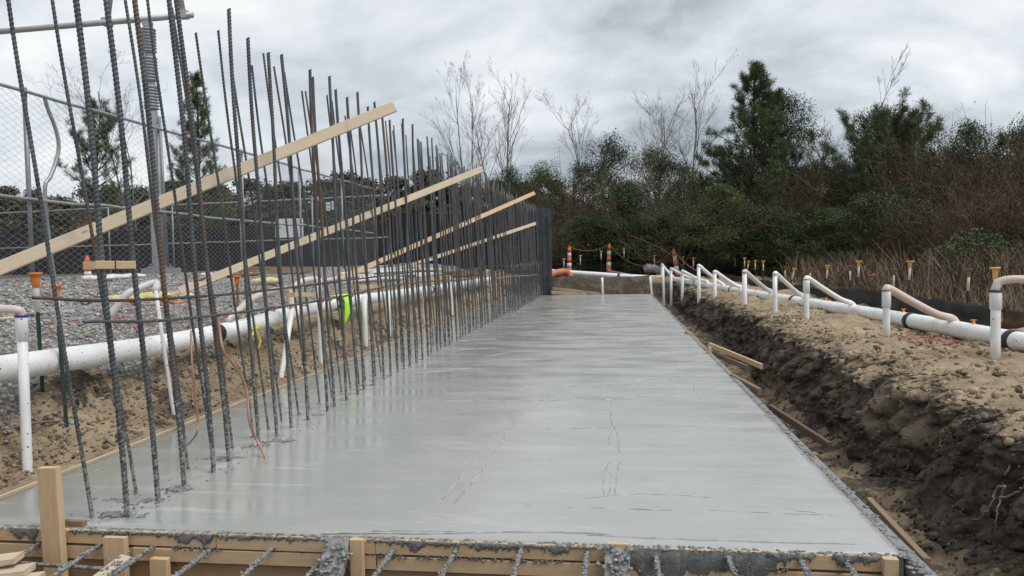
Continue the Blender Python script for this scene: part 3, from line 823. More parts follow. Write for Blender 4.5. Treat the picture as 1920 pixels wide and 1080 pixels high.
# dowels through the form
dow = [(72, 1020, 32, 1043), (187, 1020, 112, 1057), (290, 1023, 203, 1080), (398, 1027, 320, 1077), (513, 1023, 447, 1080), (606, 1046, 575, 1080), (741, 1027, 707, 1077), (857, 1027, 838, 1078), (977, 1027, 971, 1078), (1100, 1033, 1105, 1078), (1229, 1038, 1238, 1073), (1363, 1042, 1376, 1078), (1500, 1048, 1519, 1078), (1586, 1052, 1603, 1076)]
for k, (u0, v0, u1, v1) in enumerate(dow):
    a = at(u0, v0, 1, 4.09)
    e_ = (a.x + random.uniform(-.03, .03), 3.0, a.z - random.uniform(.0, .05))
    t_ = thing('dowel_bar', ORD[len(dow) - 1 - k] + ' cement-crusted dowel from the trench-side corner of the near form', 'rebar', (a.x, 4.09, a.z), 'dowels through the end form')
    p0 = Vector((a.x, 4.2, a.z)); p1 = Vector(e_)
    pts = [p0.lerp(p1, s) + Vector((0, 0, -.012 * math.sin(s * 3))) for s in np.linspace(0, 1, 60)]
    MB().tube(pts, [.0125 + .0018 * (i % 2) for i in range(60)], 7).build('bar', M['rebar'], t_, False)
    n = 75
    tt = np.abs(RNG.normal(0, .16, n)) + .105
    q = np.array([p0.lerp(p1, float(s)) for s in tt]) + RNG.normal(0, .006, (n, 3))
    lumps('paste_crust', M['mortar_pale'], q - np.array(t_.location), RNG.uniform(.004, .011, n), t_, squash=.8, smooth=True)
# offcuts at lower left
st = thing('lumber_offcuts', 'small stack of pale fresh-cut planks by the near form corner', 'lumber', (-2.75, 3.6, -.3))
for i, (u, v, L) in enumerate(((0, 1040, .35), (20, 1062, .42), (38, 1078, .4), (10, 1085, .5), (30, 1100, .5))):
    p = at(u, v, 1, 3.72 - .03 * i)
    board('plank', (p.x - L, p.y - .12, p.z - .05), (p.x + .12, p.y - .0, p.z - .012), .11, .034, M['wood_pale'], st)
sc_ = thing('scrap_block', 'short tan wood block speckled with cement lumps lying on a dowel', 'wood block', (-2.4, 3.8, -.12))
p = at(212, 1062, 1, 3.83)
sc_.location = p
board('block', (p.x - .03, p.y - .10, p.z - .045), (p.x + .035, p.y + .075, p.z + .02), .085, .04, M['wood_pale'], sc_)
n = 34
q = np.stack([RNG.normal(0, .03, n), RNG.normal(0, .05, n), np.zeros(n)], -1); q[:, 2] = q[:, 1] * .36 + .016
lumps('cement_lumps', M['mortar_pale'], q, RNG.uniform(.004, .012, n), sc_, squash=.7)
p0, p1 = at(128, 1062, 1, 3.86), at(196, 1066, 1, 3.83)
strand('tie_bar', [tuple(at(40, 1056, 1, 3.9)), tuple(p0), tuple(p1), tuple(at(225, 1060, 1, 3.82))], .012, M['rebar'], 'crosswise rebar resting on the dowels before the form', 'rebar')

# long side forms
rf = thing('side_formwork', 'cement-smeared form boards along the trench side of the slab', 'formwork', (SR + .03, 17, -.4))
y = 3.55
while y < SF:
    L = random.uniform(3.2, 4.6); y1 = min(y + L, SF + .05)
    dx_ = random.uniform(-.006, .006)
    for z in (-.062, -.162, -.262):
        board('form_board', (SR + .040 + dx_, y, z), (SR + .040 + random.uniform(-.006, .006), y1 - .004, z + random.uniform(-.004, .004)), .066, .096, M['wood_cement'], rf)
    y = y1
n = 700
yy = 3.9 + RNG.uniform(0, 1, n) ** 1.6 * 26
q = np.stack([SR + .02 + RNG.normal(0, .024, n), yy, np.full(n, -.013) + RNG.normal(0, .002, n)], -1)
lumps('edge_paste', M['mortar_slab'], q - np.array(rf.location), RNG.uniform(.008, .030, n), rf, squash=.10, smooth=True)
for yk in (6.2, 8.3, 11.2, 14.5, 18, 22, 26):
    board('form_stake', (SR + .075, yk, -.02 + random.uniform(-.03, .02)), (SR + .08, yk, -.5), .045, .085, M['wood_old'], rf, up=(0, 1, 0))
lf = thing('edge_formwork', 'thin pale form strip along the gravel side of the slab', 'formwork', (SL - .02, 17, -.2))
y = 4.0
while y < SF:
    y1 = min(y + random.uniform(3.5, 4.8), SF)
    board('form_strip', (SL - .018, y, -.085), (SL - .018 + random.uniform(-.008, .008), y1 - .004, -.085 + random.uniform(-.004, .006)), .022, .19, M['wood_pale'], lf)
    y = y1
def loose_board(pts, w, t, mat, label, up=(0, 0, 1), name='loose_board', cat='board', group=None):
    p0, p1 = pts
    m = (Vector(p0) + Vector(p1)) / 2
    o = board(name, p0, p1, w, t, mat, None, up)
    return tag(o, label, cat, group)
loose_board((at(1630, 945, 2, -.10), at(1738, 1062, 2, -.10)), .04, .09, M['wood_old'], 'brown board leaning on edge outside the near trench-side form')
loose_board((at(1444, 764, 2, -.07), at(1556, 836, 2, -.20)), .04, .07, M['wood_dark'], 'dark brown brace board sloping off the form into the trench')
loose_board((at(1372, 706, 2, -.03), at(1425, 735, 2, -.05)), .05, .08, M['wood_old'], 'short brown board end beside the form past the brace pair')
br = thing('form_brace', 'pair of tan brace boards running from a form stake to the bank', 'brace', at(1332, 660, 2, -.1))
board('brace_rail', at(1330, 646, 2, .06), at(1428, 687, 2, .02), .04, .075, M['wood'], br)
board('brace_rail', at(1318, 655, 2, -.04), at(1402, 690, 2, -.10), .04, .075, M['wood_old'], br)
c = at(1331, 662, 2, 0)
board('brace_stake', (c.x, c.y, .10), (c.x, c.y, -.45), .05, .07, M['wood'], br, up=(0, 1, 0))
loose_board((at(1285, 625, 2, 0), at(1312, 640, 2, -.1)), .04, .08, M['wood_old'], 'stubby brown board beside the form near the white risers')

# ------------------------------------------------------------------ timber braces through the bar curtain
def brace(p_lo, p_hi, w, label, extend=0.0, mat='wood'):
    a, b = Vector(p_lo), Vector(p_hi)
    a = a - (b - a).normalized() * extend
    d = (b - a).normalized()
    nrm = Vector((.12, -1, .0)); nrm = (nrm - nrm.dot(d) * d).normalized()
    o = board('diagonal_brace', a, b, w * .80, .032, M[mat], None, up=nrm)
    return tag(o, label, 'brace')
def brace_px(lo, hi, w, label, Xlo, Xhi, mat='wood', extend=0.0):
    return brace(at(*lo, 0, Xlo), at(*hi, 0, Xhi), w, label, extend, mat)
brace_px((0, 503), (739, 200), .142, 'long wide pale timber brace leaning up through the nearest bars', -4.95, -2.25, 'wood_pale', 1.1)
brace_px((408, 517), (904, 317), .125, 'second pale timber brace along the bar curtain, stamped near its tip', -4.95, -2.1, 'wood_pale', .5)
brace_px((655, 515), (1002, 362), .125, 'third timber brace along the bar curtain, browner than its neighbours', -4.95, -2.1, 'wood', .3)
brace_px((770, 498), (1004, 419), .12, 'last timber brace along the bar curtain, nearest the dark panel', -4.95, -2.45, 'wood_pale', .3)
c = at(862, 340, 0, -2.26)
# prop timbers on the gravel that the braces bear on
p0, p1 = at(300, 560, 2, 1.0), at(400, 520, 0, -5.2)
tag(board('timber_prop', at(318, 556, 0, -5.6), at(395, 520, 0, -5.3), .09, .04, M['wood']), 'tan timber prop lying up the gravel under the second brace', 'board')
# spacer blocks tied to the bars
def block(u0, u1, v, X, label, h=.045, mat='wood'):
    a, b = at(u0, v, 0, X), at(u1, v, 0, X)
    o = board('spacer_block', a, b, .09, h, M[mat]); return tag(o, label, 'wood block')
block(168, 243, 497, X1 - .10, 'short golden wood block wired between the first thick bars', .052)
block(545, 584, 553, X1 - .09, 'small wood block tied low among the bars beside the lime cloth')
block(668, 703, 539, X1 - .09, 'small wood block tied to the bars past the lime cloth')
strand('tie_wire_loop', [tuple(at(217, v, 0, X1 - .05)) for v in (480, 488, 500, 510)], .003, M['rubber'], 'black wire looped round the golden spacer block', 'wire')

# ------------------------------------------------------------------ dewatering headers
def header(pts, r, label, couple, mat='pvc', sides=18):
    Q = spline(pts, 10)
    t_ = thing('header_pipe', label, 'pipe', tuple(Q[0]))
    MB().tube(Q, r, sides).build('pipe', M[mat], t_, True)
    for s in couple:
        i = int(s * (len(Q) - 2)); d = (Q[i + 1] - Q[i]) / np.linalg.norm(Q[i + 1] - Q[i])
        MB().tube([Q[i] - d * .055, Q[i] - d * .05, Q[i] + d * .05, Q[i] + d * .055], [r * 1.0, r * 1.10, r * 1.10, r * 1.0], sides).build('coupling', M['rubber'], t_, True)
    return t_, Q
XL = -4.82
lpts = [(XL - .02, 2.2, .86), (XL, 5.26, .80), (XL, 7.35, .745), (XL + .01, 9.07, .765), (XL, 11.74, .86), (XL - .02, 16, .83), (XL, 22.87, .78), (XL, 29, .78)]
LH, LQ = header(lpts, .108, 'long white header pipe lying along the gravel slope behind the bars', (.40, .62, .8))
rpx = [(2100, 672), (1920, 642), (1740, 607), (1600, 583), (1500, 566), (1400, 549), (1320, 534), (1262, 523)]
rpts = [at(u, v, 2, .60) for u, v in rpx]
RH, RQ = header([tuple(p) for p in rpts], .105, 'long white header pipe lying along the top of the trench bank', (.17, .33, .60, .78, .9))
cpts = [at(1256, 523, 1, 32.9), at(1180, 519, 1, 33.2), at(1120, 515, 1, 33.6), at(1060, 511, 1, 34.0), at(1020, 509, 1, 34.3)]
CH, CQ = header([tuple(p) for p in cpts], .12, 'white cross header pipe behind the far end of the slab', (.35, .03))
t_ = thing('discharge_pipe', 'rust-orange flexible pipe elbow beside the dark panel', 'pipe', tuple(at(1020, 516, 1, 31.9)))
Q = spline([tuple(at(u, v, 1, y)) for u, v, y in ((1006, 520, 31.85), (1024, 518, 32.2), (1046, 511, 32.6), (1060, 510, 32.9), (1068, 517, 33.0))], 8)
MB().tube(Q, [.15 + .008 * (i % 2) for i in range(len(Q))], 14).build('hose', M['orange_pipe'], t_, True)
MB().tube([Q[-1] + np.array((-.03, 0, .02)), Q[-1] + np.array((.02, 0, -.02)), Q[-1] + np.array((.04, .0, -.12))], [.17, .17, .16], 14).build('end_collar', M['orange_pipe'], t_, True)
def clamp_on(Q, s, r):
    i = int(s * (len(Q) - 2)); return Q[i] + np.array((0, 0, r))
# small orange valve handles on the bank header
def closest(Q, p): return Q[np.argmin(np.linalg.norm(Q - np.array(p)[None], axis=1))]
for u, v in ((1836, 610), (1691, 590), (1546, 565), (1473, 551), (1419, 546)):
    d = np.array(ray(u, v)); d /= np.linalg.norm(d)
    w = RQ - np.array((0, 0, EYE)); i = np.argmin(np.linalg.norm(w - (w @ d)[:, None] * d, axis=1))
    p = RQ[i] + np.array((0, 0, .10))
    t_ = thing('valve', 'small orange valve handle on top of the bank header pipe', 'valve', tuple(p), 'valves on the bank header')
    MB().lathe(p, [(.02, -.012), (.02, .02), (.012, .025), (.012, .045)], 10).build('stem', M['orange'], t_, True)
    MB().box(p + np.array((0, 0, .05)), (.065, .02, .012)).build('handle', M['orange'], t_)

# ------------------------------------------------------------------ wellpoint risers with their swing pipes
def riser(base, top, r, swing, label, group=None, rs=None, smat='pvc_clean', coupling=True, rim=None, mat='pvc_clean'):
    base, top = np.array(base, float), np.array(top, float)
    d = (top - base) / np.linalg.norm(top - base)
    t_ = thing('wellpoint_riser', label, 'pipe', tuple(base), group)
    rp = MB().tube([base - d * .25, base, (base + top) / 2, top], r, 12).build('riser', M[mat], t_, True)
    if coupling:
        sub(MB().tube([top - d * .19, top - d * .185, top - d * .01, top], [r, r * 1.22, r * 1.22, r * 1.15], 12), 'coupling', M[mat], rp)
    if rim: sub(MB().tube([top - d * .012, top + d * .008], r * 1.3, 12), 'rim', M[rim], rp)
    if swing is not None:
        MB().tube(spline(swing, 7), rs or r * .95, 10).build('swing_pipe', M[smat], t_, True)
    return t_
def near_header(Q, u, v, up=.1):
    d = np.array(ray(u, v)); d /= np.linalg.norm(d)
    w = Q - np.array((0, 0, EYE)); i = np.argmin(np.linalg.norm(w - (w @ d)[:, None] * d, axis=1))
    return Q[i] + np.array((0, 0, up))
GR = 'white wellpoint risers along the trench bank'
LR = 'slim white riser with sloping swing pipe standing in the trench bank'
wp = [  # top u,v  base u,v  swing end u,v  X
    ((1662, 548), (1661, 614), (1786, 594), 3.32, 'hose', 'white riser with pinkish swing pipe sloping down to the bank header'),
    ((1512, 527), (1519, 610), (1598, 570), 3.02, 'pvc_clean', LR), ((1453, 517), (1455, 597), (1510, 555), 2.98, 'pvc_clean', LR),
    ((1396, 513), (1395, 604), (1450, 546), 2.75, 'hose_white', LR), ((1340, 513), (1341, 592), (1390, 539), 2.6, 'pvc_clean', LR),
    ((1310, 501), (1311, 595), (1357, 532), 2.42, 'pvc_clean', LR), ((1279, 511), (1281, 590), (1330, 529), 2.3, 'pvc_clean', LR),
    ((1258, 506), (1258, 585), (1306, 524), 2.2, 'pvc_clean', LR), ((1241, 498), (1237, 570), (1262, 507), 2.08, 'pvc_clean', LR)]
for (tu, tv), (bu, bv), (eu, ev), X, sm, lab in wp:
    top, base = at(tu, tv, 0, X), at(bu, bv, 0, X)
    base = Vector((base.x, top.y, base.z))
    end = near_header(RQ, eu, ev, .125)
    tp = np.array(top); r = .042 if tu < 1600 else .043
    if tu < 1400: r = .05
    sd = (end - tp)
    sw = [tp - np.array((0, 0, .02)), tp + np.array((0, 0, .04)), tp + sd * .06 + np.array((0, 0, .055)), tp + sd * .35 + np.array((0, 0, .03 - .02)), tp + sd * .72 + np.array((0, 0, -.03)), end + np.array((-.04, .0, .01)), end + np.array((.02, 0, -.05))]
    wpn = [w_[5] for w_ in wp].index(LR); wi = len(wp) - 1 - [w_[0] for w_ in wp].index((tu, tv))
    riser(base, tp, r, sw, ORD[wi] + ' slim white riser with swing pipe counted from the far slab corner' if lab == LR else lab, GR if lab == LR else None, r * (1.0 if tu < 1600 else 1.15), sm, coupling=tu > 1500)
# the riser that stands by itself at the right, its hose running off to the side
top, base = at(1867, 546, 0, 3.85), at(1866, 648, 0, 3.85)
tp = np.array(top)
riser((base.x, top.y, base.z), tp, .046, [tp + np.array(q) for q in ((0, 0, -.03), (0, 0, .03), (.05, 0, .10), (.20, -.05, .12), (.5, -.1, .08), (.95, -.05, -.06), (1.05, .25, -.16))],
      'thick white riser with dark rim and pinkish hose at the bank top', None, .042, 'hose', True, 'rubber', 'pvc')
for (tu, tv), (bu, bv), yy_, lab in (((1129, 520), (1130, 551), 31.7, 'single thin white riser under the cross header pipe'), ((1219, 518), (1222, 553), 31.6, 'thin white riser at the far corner of the slab')):
    top, base = at(tu, tv, 1, yy_), at(bu, bv, 1, yy_)
    riser(base, np.array(top), .045, None, lab, coupling=False)
top, base = at(1243, 500, 1, 30.2), at(1245, 574, 1, 30.2)
riser(base, np.array(top), .045, None, 'bare thin white riser close beside the farthest swing pipe riser', coupling=False)
# left slope risers
XR = -4.46
top, base = at(40, 592, 0, XR), at(52, 888, 0, XR)
tp = np.array(top)
riser((base.x, base.y, base.z), tp, .036, [tp + np.array(q) for q in ((0, 0, -.03), (0, 0, .02), (-.02, -.02, .045), (-.12, -.05, .055), (-.4, -.1, .06), (-.9, -.1, .02))],
      'thick spattered white riser with blue rim beside the slab edge', None, .034, 'hose', True, 'blue', 'pvc')
lw = [((292, 545), (326, 792), [(292, 530), (262, 540), (238, 552), (222, 572), (205, 592)], 'hose_white', .018, 'thin tilted white riser behind the third and fourth bars'),
      ((548, 578), (527, 695), [(540, 544), (505, 548), (470, 562), (448, 582), (425, 602)], 'hose', .036, 'white riser with arched pinkish hose behind the bars'),
      ((598, 532), (601, 665), [(598, 524), (575, 525), (560, 531), (548, 541)], 'hose_white', .04, 'white riser with short grey-white hose beside the lime cloth')]
for (tu, tv), (bu, bv), hp, sm, r, lab in lw:
    top, base = at(tu, tv, 0, XR), at(bu, bv, 0, XR)
    base = Vector((base.x, base.y, float(ground_z(XR, base.y))))
    sw = [at(u, v, 0, XR - .12 - .06 * k) for k, (u, v) in enumerate(hp)]
    riser(base, np.array(top), r, [tuple(top)] + [tuple(p) for p in sw], lab, None, .036 if tu < 500 else .045, sm, coupling=False)
for (tu, tv), bv in (((683, 556), 655), ((727, 548), 640), ((795, 535), 605), ((846, 528), 588)):
    top = at(tu, tv, 0, XR)
    riser((XR, top.y, float(ground_z(XR, top.y))), np.array(top), .045, None, 'plain white riser on the slope behind the crowded bars', 'plain risers behind the bars', coupling=False)

# ------------------------------------------------------------------ capped marker posts
def capped(u, v, X=None, Y=None, cap='yellow_cap', pole='post_green', lab='', group=None, slv=.30, w=.06, lean=(0, 0), r=.018, foot=None):
    top = at(u, v, 0, X) if X is not None else at(u, v, 1, Y)
    top = Vector(top)
    gz = float(ground_z(top.x, top.y)) if foot is None else foot
    bx, by = top.x - lean[0], top.y - lean[1]
    t_ = thing('marker_post', lab, 'post', (bx, by, gz), group)
    d = (top - Vector((bx, by, gz))).normalized()
    L = (top - Vector((bx, by, gz))).length
    pt = lambda s: tuple(top - d * s)
    MB().tube([pt(L + .2), pt(slv)], r, 4).build('post', M[pole], t_)
    MB().tube([pt(slv + .005), pt(.05)], r * 1.12, 8).build('sleeve', M['sleeve'], t_, True)
    MB().tube([pt(.13), pt(.125), pt(.06), pt(.022), pt(.018), pt(.002), pt(0)], [r * 1.2, r * 1.4, r * 1.55, w * .62, w, w, w * .93], 14).build('cap', M[cap], t_, True)
    return t_
GC = 'capped posts along the bank'
for (u, v, X, cap, pole, ln) in ((1866, 501, 4.25, 'yellow_cap', 'post_black', (0, 0)), (1817, 504, 5.5, 'brown_cap', 'post_black', (.03, 0)), (1707, 489, 5.3, 'yellow_cap', 'post_green', (.05, 0)),
                             (1676, 504, 5.5, 'brown_cap', 'post_black', (.01, 0)), (1611, 489, 5.3, 'yellow_cap', 'post_green', (.05, 0)), (1594, 498, 5.5, 'brown_cap', 'post_black', (0, 0)),
                             (1552, 497, 5.3, 'yellow_cap', 'post_green', (.06, 0)), (1519, 503, 5.5, 'brown_cap', 'post_black', (0, 0)), (1490, 503, 5.35, 'yellow_cap', 'post_green', (.16, 0)), (1472, 500, 5.5, 'brown_cap', 'post_black', (0, 0)),
                             (1431, 489, 5.2, 'yellow_cap', 'post_black', (0, 0)), (1416, 488, 5.3, 'yellow_cap', 'post_black', (.0, 0)), (1404, 489, 5.2, 'yellow_cap', 'post_black', (.12, 0)), (1396, 483, 5.1, 'yellow_cap', 'post_black', (0, 0)),
                             (1378, 484, 5.3, 'yellow_cap', 'post_black', (0, 0)), (1355, 485, 5.1, 'yellow_cap', 'post_black', (0, 0)), (1330, 487, 4.6, 'orange', 'post_black', (0, 0))):
    lab = {'yellow_cap': 'post with a broad yellow-orange cap and cream sleeve along the bank', 'brown_cap': 'post with a dirty brown cap and cream sleeve behind the silt fabric', 'orange': 'post with an orange band under its cap among the far bank posts'}[cap]
    capped(u, v, X, None, cap, pole, lab if u != 1866 else 'tallest yellow-capped post right behind the thick rimmed riser', None if u in (1866, 1330) else GC + ' ' + cap.split('_')[0], slv=.34, w=.055 if u > 1800 else .068, lean=ln)
for (u, v, Y) in ((1300, 483, 33.6), (1281, 481, 34.2), (1227, 479, 34.6), (1170, 465, 34.9), (1127, 470, 35), (1088, 479, 34.8), (1057, 485, 34.6)):
    capped(u, v, None, Y, 'yellow_cap' if u > 1200 else 'sleeve', 'post_black', 'far pale capped post standing before the dark brush', 'far posts before the brush', slv=.42, w=.085, r=.022)
capped(66, 511, -4.98, None, 'orange', 'post_green', 'dark green post with broad orange cap behind the blue-rimmed riser', None, .34, .055, (-.02, 0), .021)
capped(104, 534, -4.72, None, 'orange', 'post_green', 'dark green post with smaller orange cap in front of the header pipe', None, .34, .048, (-.045, 0), .020)
capped(463, 511, -5.05, None, 'orange', 'post_black', 'black post with orange cap behind the bars by the hose arch', None, .10, .075, (0, 0), .02)
capped(444, 517, -5.25, None, 'orange', 'wood_old', 'brown wooden post with orange cap behind the bars by the hose arch', None, .12, .06, (0, 0), .02)

# ------------------------------------------------------------------ channelizer posts and their rope
def delineator(p, h, lean, lab, group=None):
    t_ = thing('delineator', lab, 'traffic cone', tuple(p), group)
    p = np.array(p)
    axis = np.array((lean, 0, 1.0))
    z = np.array([0, .22, .40, .58, .76, .93]) * h
    rr = np.interp(z / h, [0, 1], [.125, .075])
    for i in range(5):
        m = 'delin_orange' if i % 2 == 0 else 'delin_white'
        MB().tube([p + axis * z[i], p + axis * (z[i + 1] - .002)], [rr[i], rr[i + 1]], 14).build('band', M[m], t_, True)
    tp = p + axis * z[5]
    MB().tube([tp, tp + axis * .03, tp + axis * .05, tp + axis * .09], [.075, .05, .045, .05], 12).build('grip', M['delin_orange'], t_, True)
    MB().lathe(p - np.array((0, 0, .05)), [(.22, 0), (.22, .045), (.14, .06)], 8).build('base', M['rubber'], t_)
    return tp + axis * .05
tops = []
for (u, v, vt, Y, ln, lab) in ((1067, 512, 461, 35.2, .03, 'orange and white banded delineator beside the orange pipe elbow'), (1141, 512, 456, 35.6, .04, 'middle orange and white delineator behind the cross header pipe'), (1271, 520, 467, 34.0, -.14, 'tilted orange and white delineator behind the swing pipes')):
    p = at(u, v, 1, Y); h = at(u, vt, 1, Y).z - p.z
    tops.append(delineator((p.x, p.y, min(p.z, float(ground_z(p.x, p.y)) + .06)), h + max(0, p.z - float(ground_z(p.x, p.y)) - .06), ln, lab))
def sag(a, b, s, n=14):
    a, b = np.array(a), np.array(b)
    return [a + (b - a) * t - np.array((0, 0, s * 4 * t * (1 - t))) for t in np.linspace(0, 1, n)]
strand('barrier_rope', sag(tops[0], tops[1], .25), .018, M['rope'], 'slack rusty rope between the first two delineators', 'rope', n=2)
strand('barrier_rope', sag(tops[1], tops[2], .85), .018, M['rope'], 'deeply sagging rusty rope to the tilted delineator', 'rope', n=2)
strand('barrier_rope', sag(tops[2], tuple(at(1335, 512, 1, 30)), .3), .018, M['rope'], 'rusty rope dropping from the tilted delineator to the bank', 'rope', n=2)
p = at(165, 522, 1, 22.5)
delineator((p.x, p.y, 1.1), at(165, 481, 1, 22.5).z - 1.1, 0, 'orange and white delineator standing behind the chain-link fence')

# ------------------------------------------------------------------ silt fabric along the bank and far end
def fabric(name, pts, label, mat, seed):
    """pts: (x, y, z_bottom, z_top) along the run"""
    P = np.array(pts, float)
    t = np.linspace(0, len(P) - 1, len(P) * 16)
    q = np.stack([np.interp(t, np.arange(len(P)), P[:, k]) for k in range(4)], -1)
    rows = 7
    V = []
    for r in range(rows):
        f = r / (rows - 1)
        z = q[:, 2] + (q[:, 3] - q[:, 2]) * f
        n = fbm(q[:, 0] * 2.0 + seed, q[:, 1] * 2.0, f * 2.2, 3)
        V.append(np.stack([q[:, 0] + .05 * n * (1 - .6 * f) + .03 * fbm(q[:, 1] * 1.7, f * 3, seed, 2), q[:, 1] + .03 * n, z + .035 * fbm(q[:, 0] * 3, q[:, 1] * 3, seed, 2) * f], -1))
    V = np.stack(V, 1)
    back = V + np.array((.012, .012, 0))
    m = len(t)
    A = np.concatenate([V.reshape(-1, 3), back.reshape(-1, 3)])
    F = []
    for s, o_ in ((0, 0), (1, m * rows)):
        for i in range(m - 1):
            for r in range(rows - 1):
                F.append((o_ + i * rows + r, o_ + (i + 1) * rows + r, o_ + (i + 1) * rows + r + 1, o_ + i * rows + r + 1))
    for i in range(m - 1): F.append((i * rows + rows - 1, (i + 1) * rows + rows - 1, m * rows + (i + 1) * rows + rows - 1, m * rows + i * rows + rows - 1))
    root = thing(name, label, 'silt fence', (P[0, 0], P[0, 1], P[0, 2]))
    MB().add(A, F).build('fabric', M[mat], root, True)
    for k in range(len(P)):
        MB().tube([(P[k, 0] + .03, P[k, 1] + .02, P[k, 2] - .15), (P[k, 0] + .03, P[k, 1] + .02, P[k, 3] + .03)], .014, 4).build('stake', M['post_black'], root)
    return root
def fp(u, vb, vt, X): 
    a = at(u, vt, 0, X); g = float(ground_z(a.x, a.y)); return (a.x, a.y, g - .04, max(a.z, g + .22))
fabric('silt_fence', [fp(1853, 0, 572, 5.13), fp(1790, 0, 568, 5.13), fp(1722, 0, 556, 5.08), fp(1661, 0, 547, 5.08), fp(1606, 0, 538, 5.08), fp(1556, 0, 541, 5.03), fp(1500, 0, 535, 4.98), fp(1430, 0, 529, 4.88), fp(1390, 0, 522, 4.78), fp(1350, 0, 515, 4.68)], 'sagging black silt fabric strung behind the bank header pipe', 'black_cloth', 1)
fabric('silt_fence', [fp(1990, 0, 590, 5.7), fp(1930, 0, 584, 5.6), fp(1880, 0, 581, 5.4)], 'muddy brown silt fabric beyond the thick rimmed riser', 'brown_cloth', 4)
ff = [at(u, v, 1, Y) for u, v, Y in ((1340, 512, 33.5), (1290, 500, 34.6), (1235, 497, 35.3), (1190, 500, 36), (1150, 492, 36.6), (1100, 500, 36.8), (1045, 497, 37))]
fabric('silt_fence', [(p.x, p.y, float(ground_z(p.x, p.y)) - .1, p.z) for p in ff], 'low black fabric barrier behind the far cross header pipe', 'black_cloth', 7)
# grey tarp bundle and timber at the far corner
b = MB()
Q = spline([tuple(at(u, v, 1, 34.4)) for u, v in ((1208, 507), (1222, 503), (1245, 510), (1262, 514))], 8)
b.tube(Q, np.interp(np.linspace(0, 1, len(Q)), [0, .3, 1], [.16, .2, .12]) * (1 + .18 * RNG.normal(0, 1, len(Q))), 9)
tag(b.build('rolled_tarp', M['pedestal'], None, True, tuple(Q[0])), 'crumpled grey tarp roll behind the cross header pipe', 'tarp')
loose_board((at(1142, 508, 1, 34.9), at(1186, 516, 1, 34.4)), .2, .05, M['pedestal'], 'grey weathered plank behind the cross header pipe')
loose_board((at(1036, 541, 1, 32.0), at(1126, 551, 1, 31.75)), .05, .12, M['wood'], 'tan board lying across the far end of the slab', name='end_board')
loose_board((at(1034, 548, 1, 31.62), at(1100, 553, 1, 31.55)), .06, .14, M['wood_pale'], 'pale wide form board below the tan board at the slab end', name='end_board')
loose_board((at(1206, 540, 1, 32.1), at(1250, 541, 1, 32.1)), .05, .05, M['wood_old'], 'thin grey-brown stick board in the far bank', name='end_board')

# ------------------------------------------------------------------ dark panel and black screens
a, b_ = at(1008, 552, 1, 31.75), at(1036, 552, 1, 31.75)
pn = thing('form_panel_stack', 'tall dark ribbed panel standing at the far end of the bar row', 'panel', ((a.x + b_.x) / 2, 31.75, 0))
ztop = at(1020, 390, 1, 31.75).z
for k in range(5):
    x = a.x + (b_.x - a.x) * (k + .5) / 5
    MB().box((x, 31.75 + .04 * (k % 2), ztop / 2 - .1 + random.uniform(-.02, .02)), ((b_.x - a.x) / 5 - .008, .10, ztop + .2)).build('panel_leaf', M['panel'], pn)
MB().tube(spline([(b_.x - .05, 31.7, ztop - .02), (b_.x + .05, 31.68, ztop + .02), (b_.x + .10, 31.68, ztop - .35)], 6), .03, 6).build('top_strap', M['rubber'], pn, True)
def screen_fence(P0, P1, zb, zt, n, label):
    P0, P1 = np.array(P0), np.array(P1)
    t_ = thing('screened_fence', label, 'fence', (P0[0], P0[1], zb))
    m = n * 12
    rows = 6
    d = (P1 - P0) / np.linalg.norm(P1 - P0); nrm = np.array((-d[1], d[0]))
    for k in range(n):
        V, F = [], []
        for i in range(13):
            s = (k + i / 12) / n
            p = P0 + (P1 - P0) * s
            for r in range(rows):
                f = r / (rows - 1)
                w = .09 * float(fbm(p[0] * 1.3, p[1] * 1.3 + f, f * 1.5, 2))
                V.append((p[0] + nrm[0] * w, p[1] + nrm[1] * w, zb + (zt - zb) * f + (.05 * float(vnoise(p[0] * .8, p[1], 2)) if r == rows - 1 else 0)))
        for i in range(12):
            for r in range(rows - 1): F.append((i * rows + r, (i + 1) * rows + r, (i + 1) * rows + r + 1, i * rows + r + 1))
        MB().add(V, F).build('screen_cloth', M['screen'], t_, True)
    for k in range(n + 1):
        p = P0 + (P1 - P0) * k / n
        MB().tube([(p[0] + nrm[0] * .12, p[1] + nrm[1] * .12, zb - .5), (p[0] + nrm[0] * .12, p[1] + nrm[1] * .12, zt + .05)], .035, 6).build('fence_post', M['galv_dark'], t_)
    return t_
q0, q1 = at(-420, 440, 1, 44), at(760, 420, 1, 42)
screen_fence((q0.x, q0.y), (q1.x, q1.y), .7, at(300, 430, 1, 43).z, 12, 'long low black-screened fence far behind the chain-link')
q0, q1 = at(738, 404, 1, 33.5), at(1018, 400, 1, 32.6)
screen_fence((q0.x, q0.y), (q1.x, q1.y), .5, at(742, 404, 1, 33.5).z, 4, 'taller black-screened fence behind the far rebar')

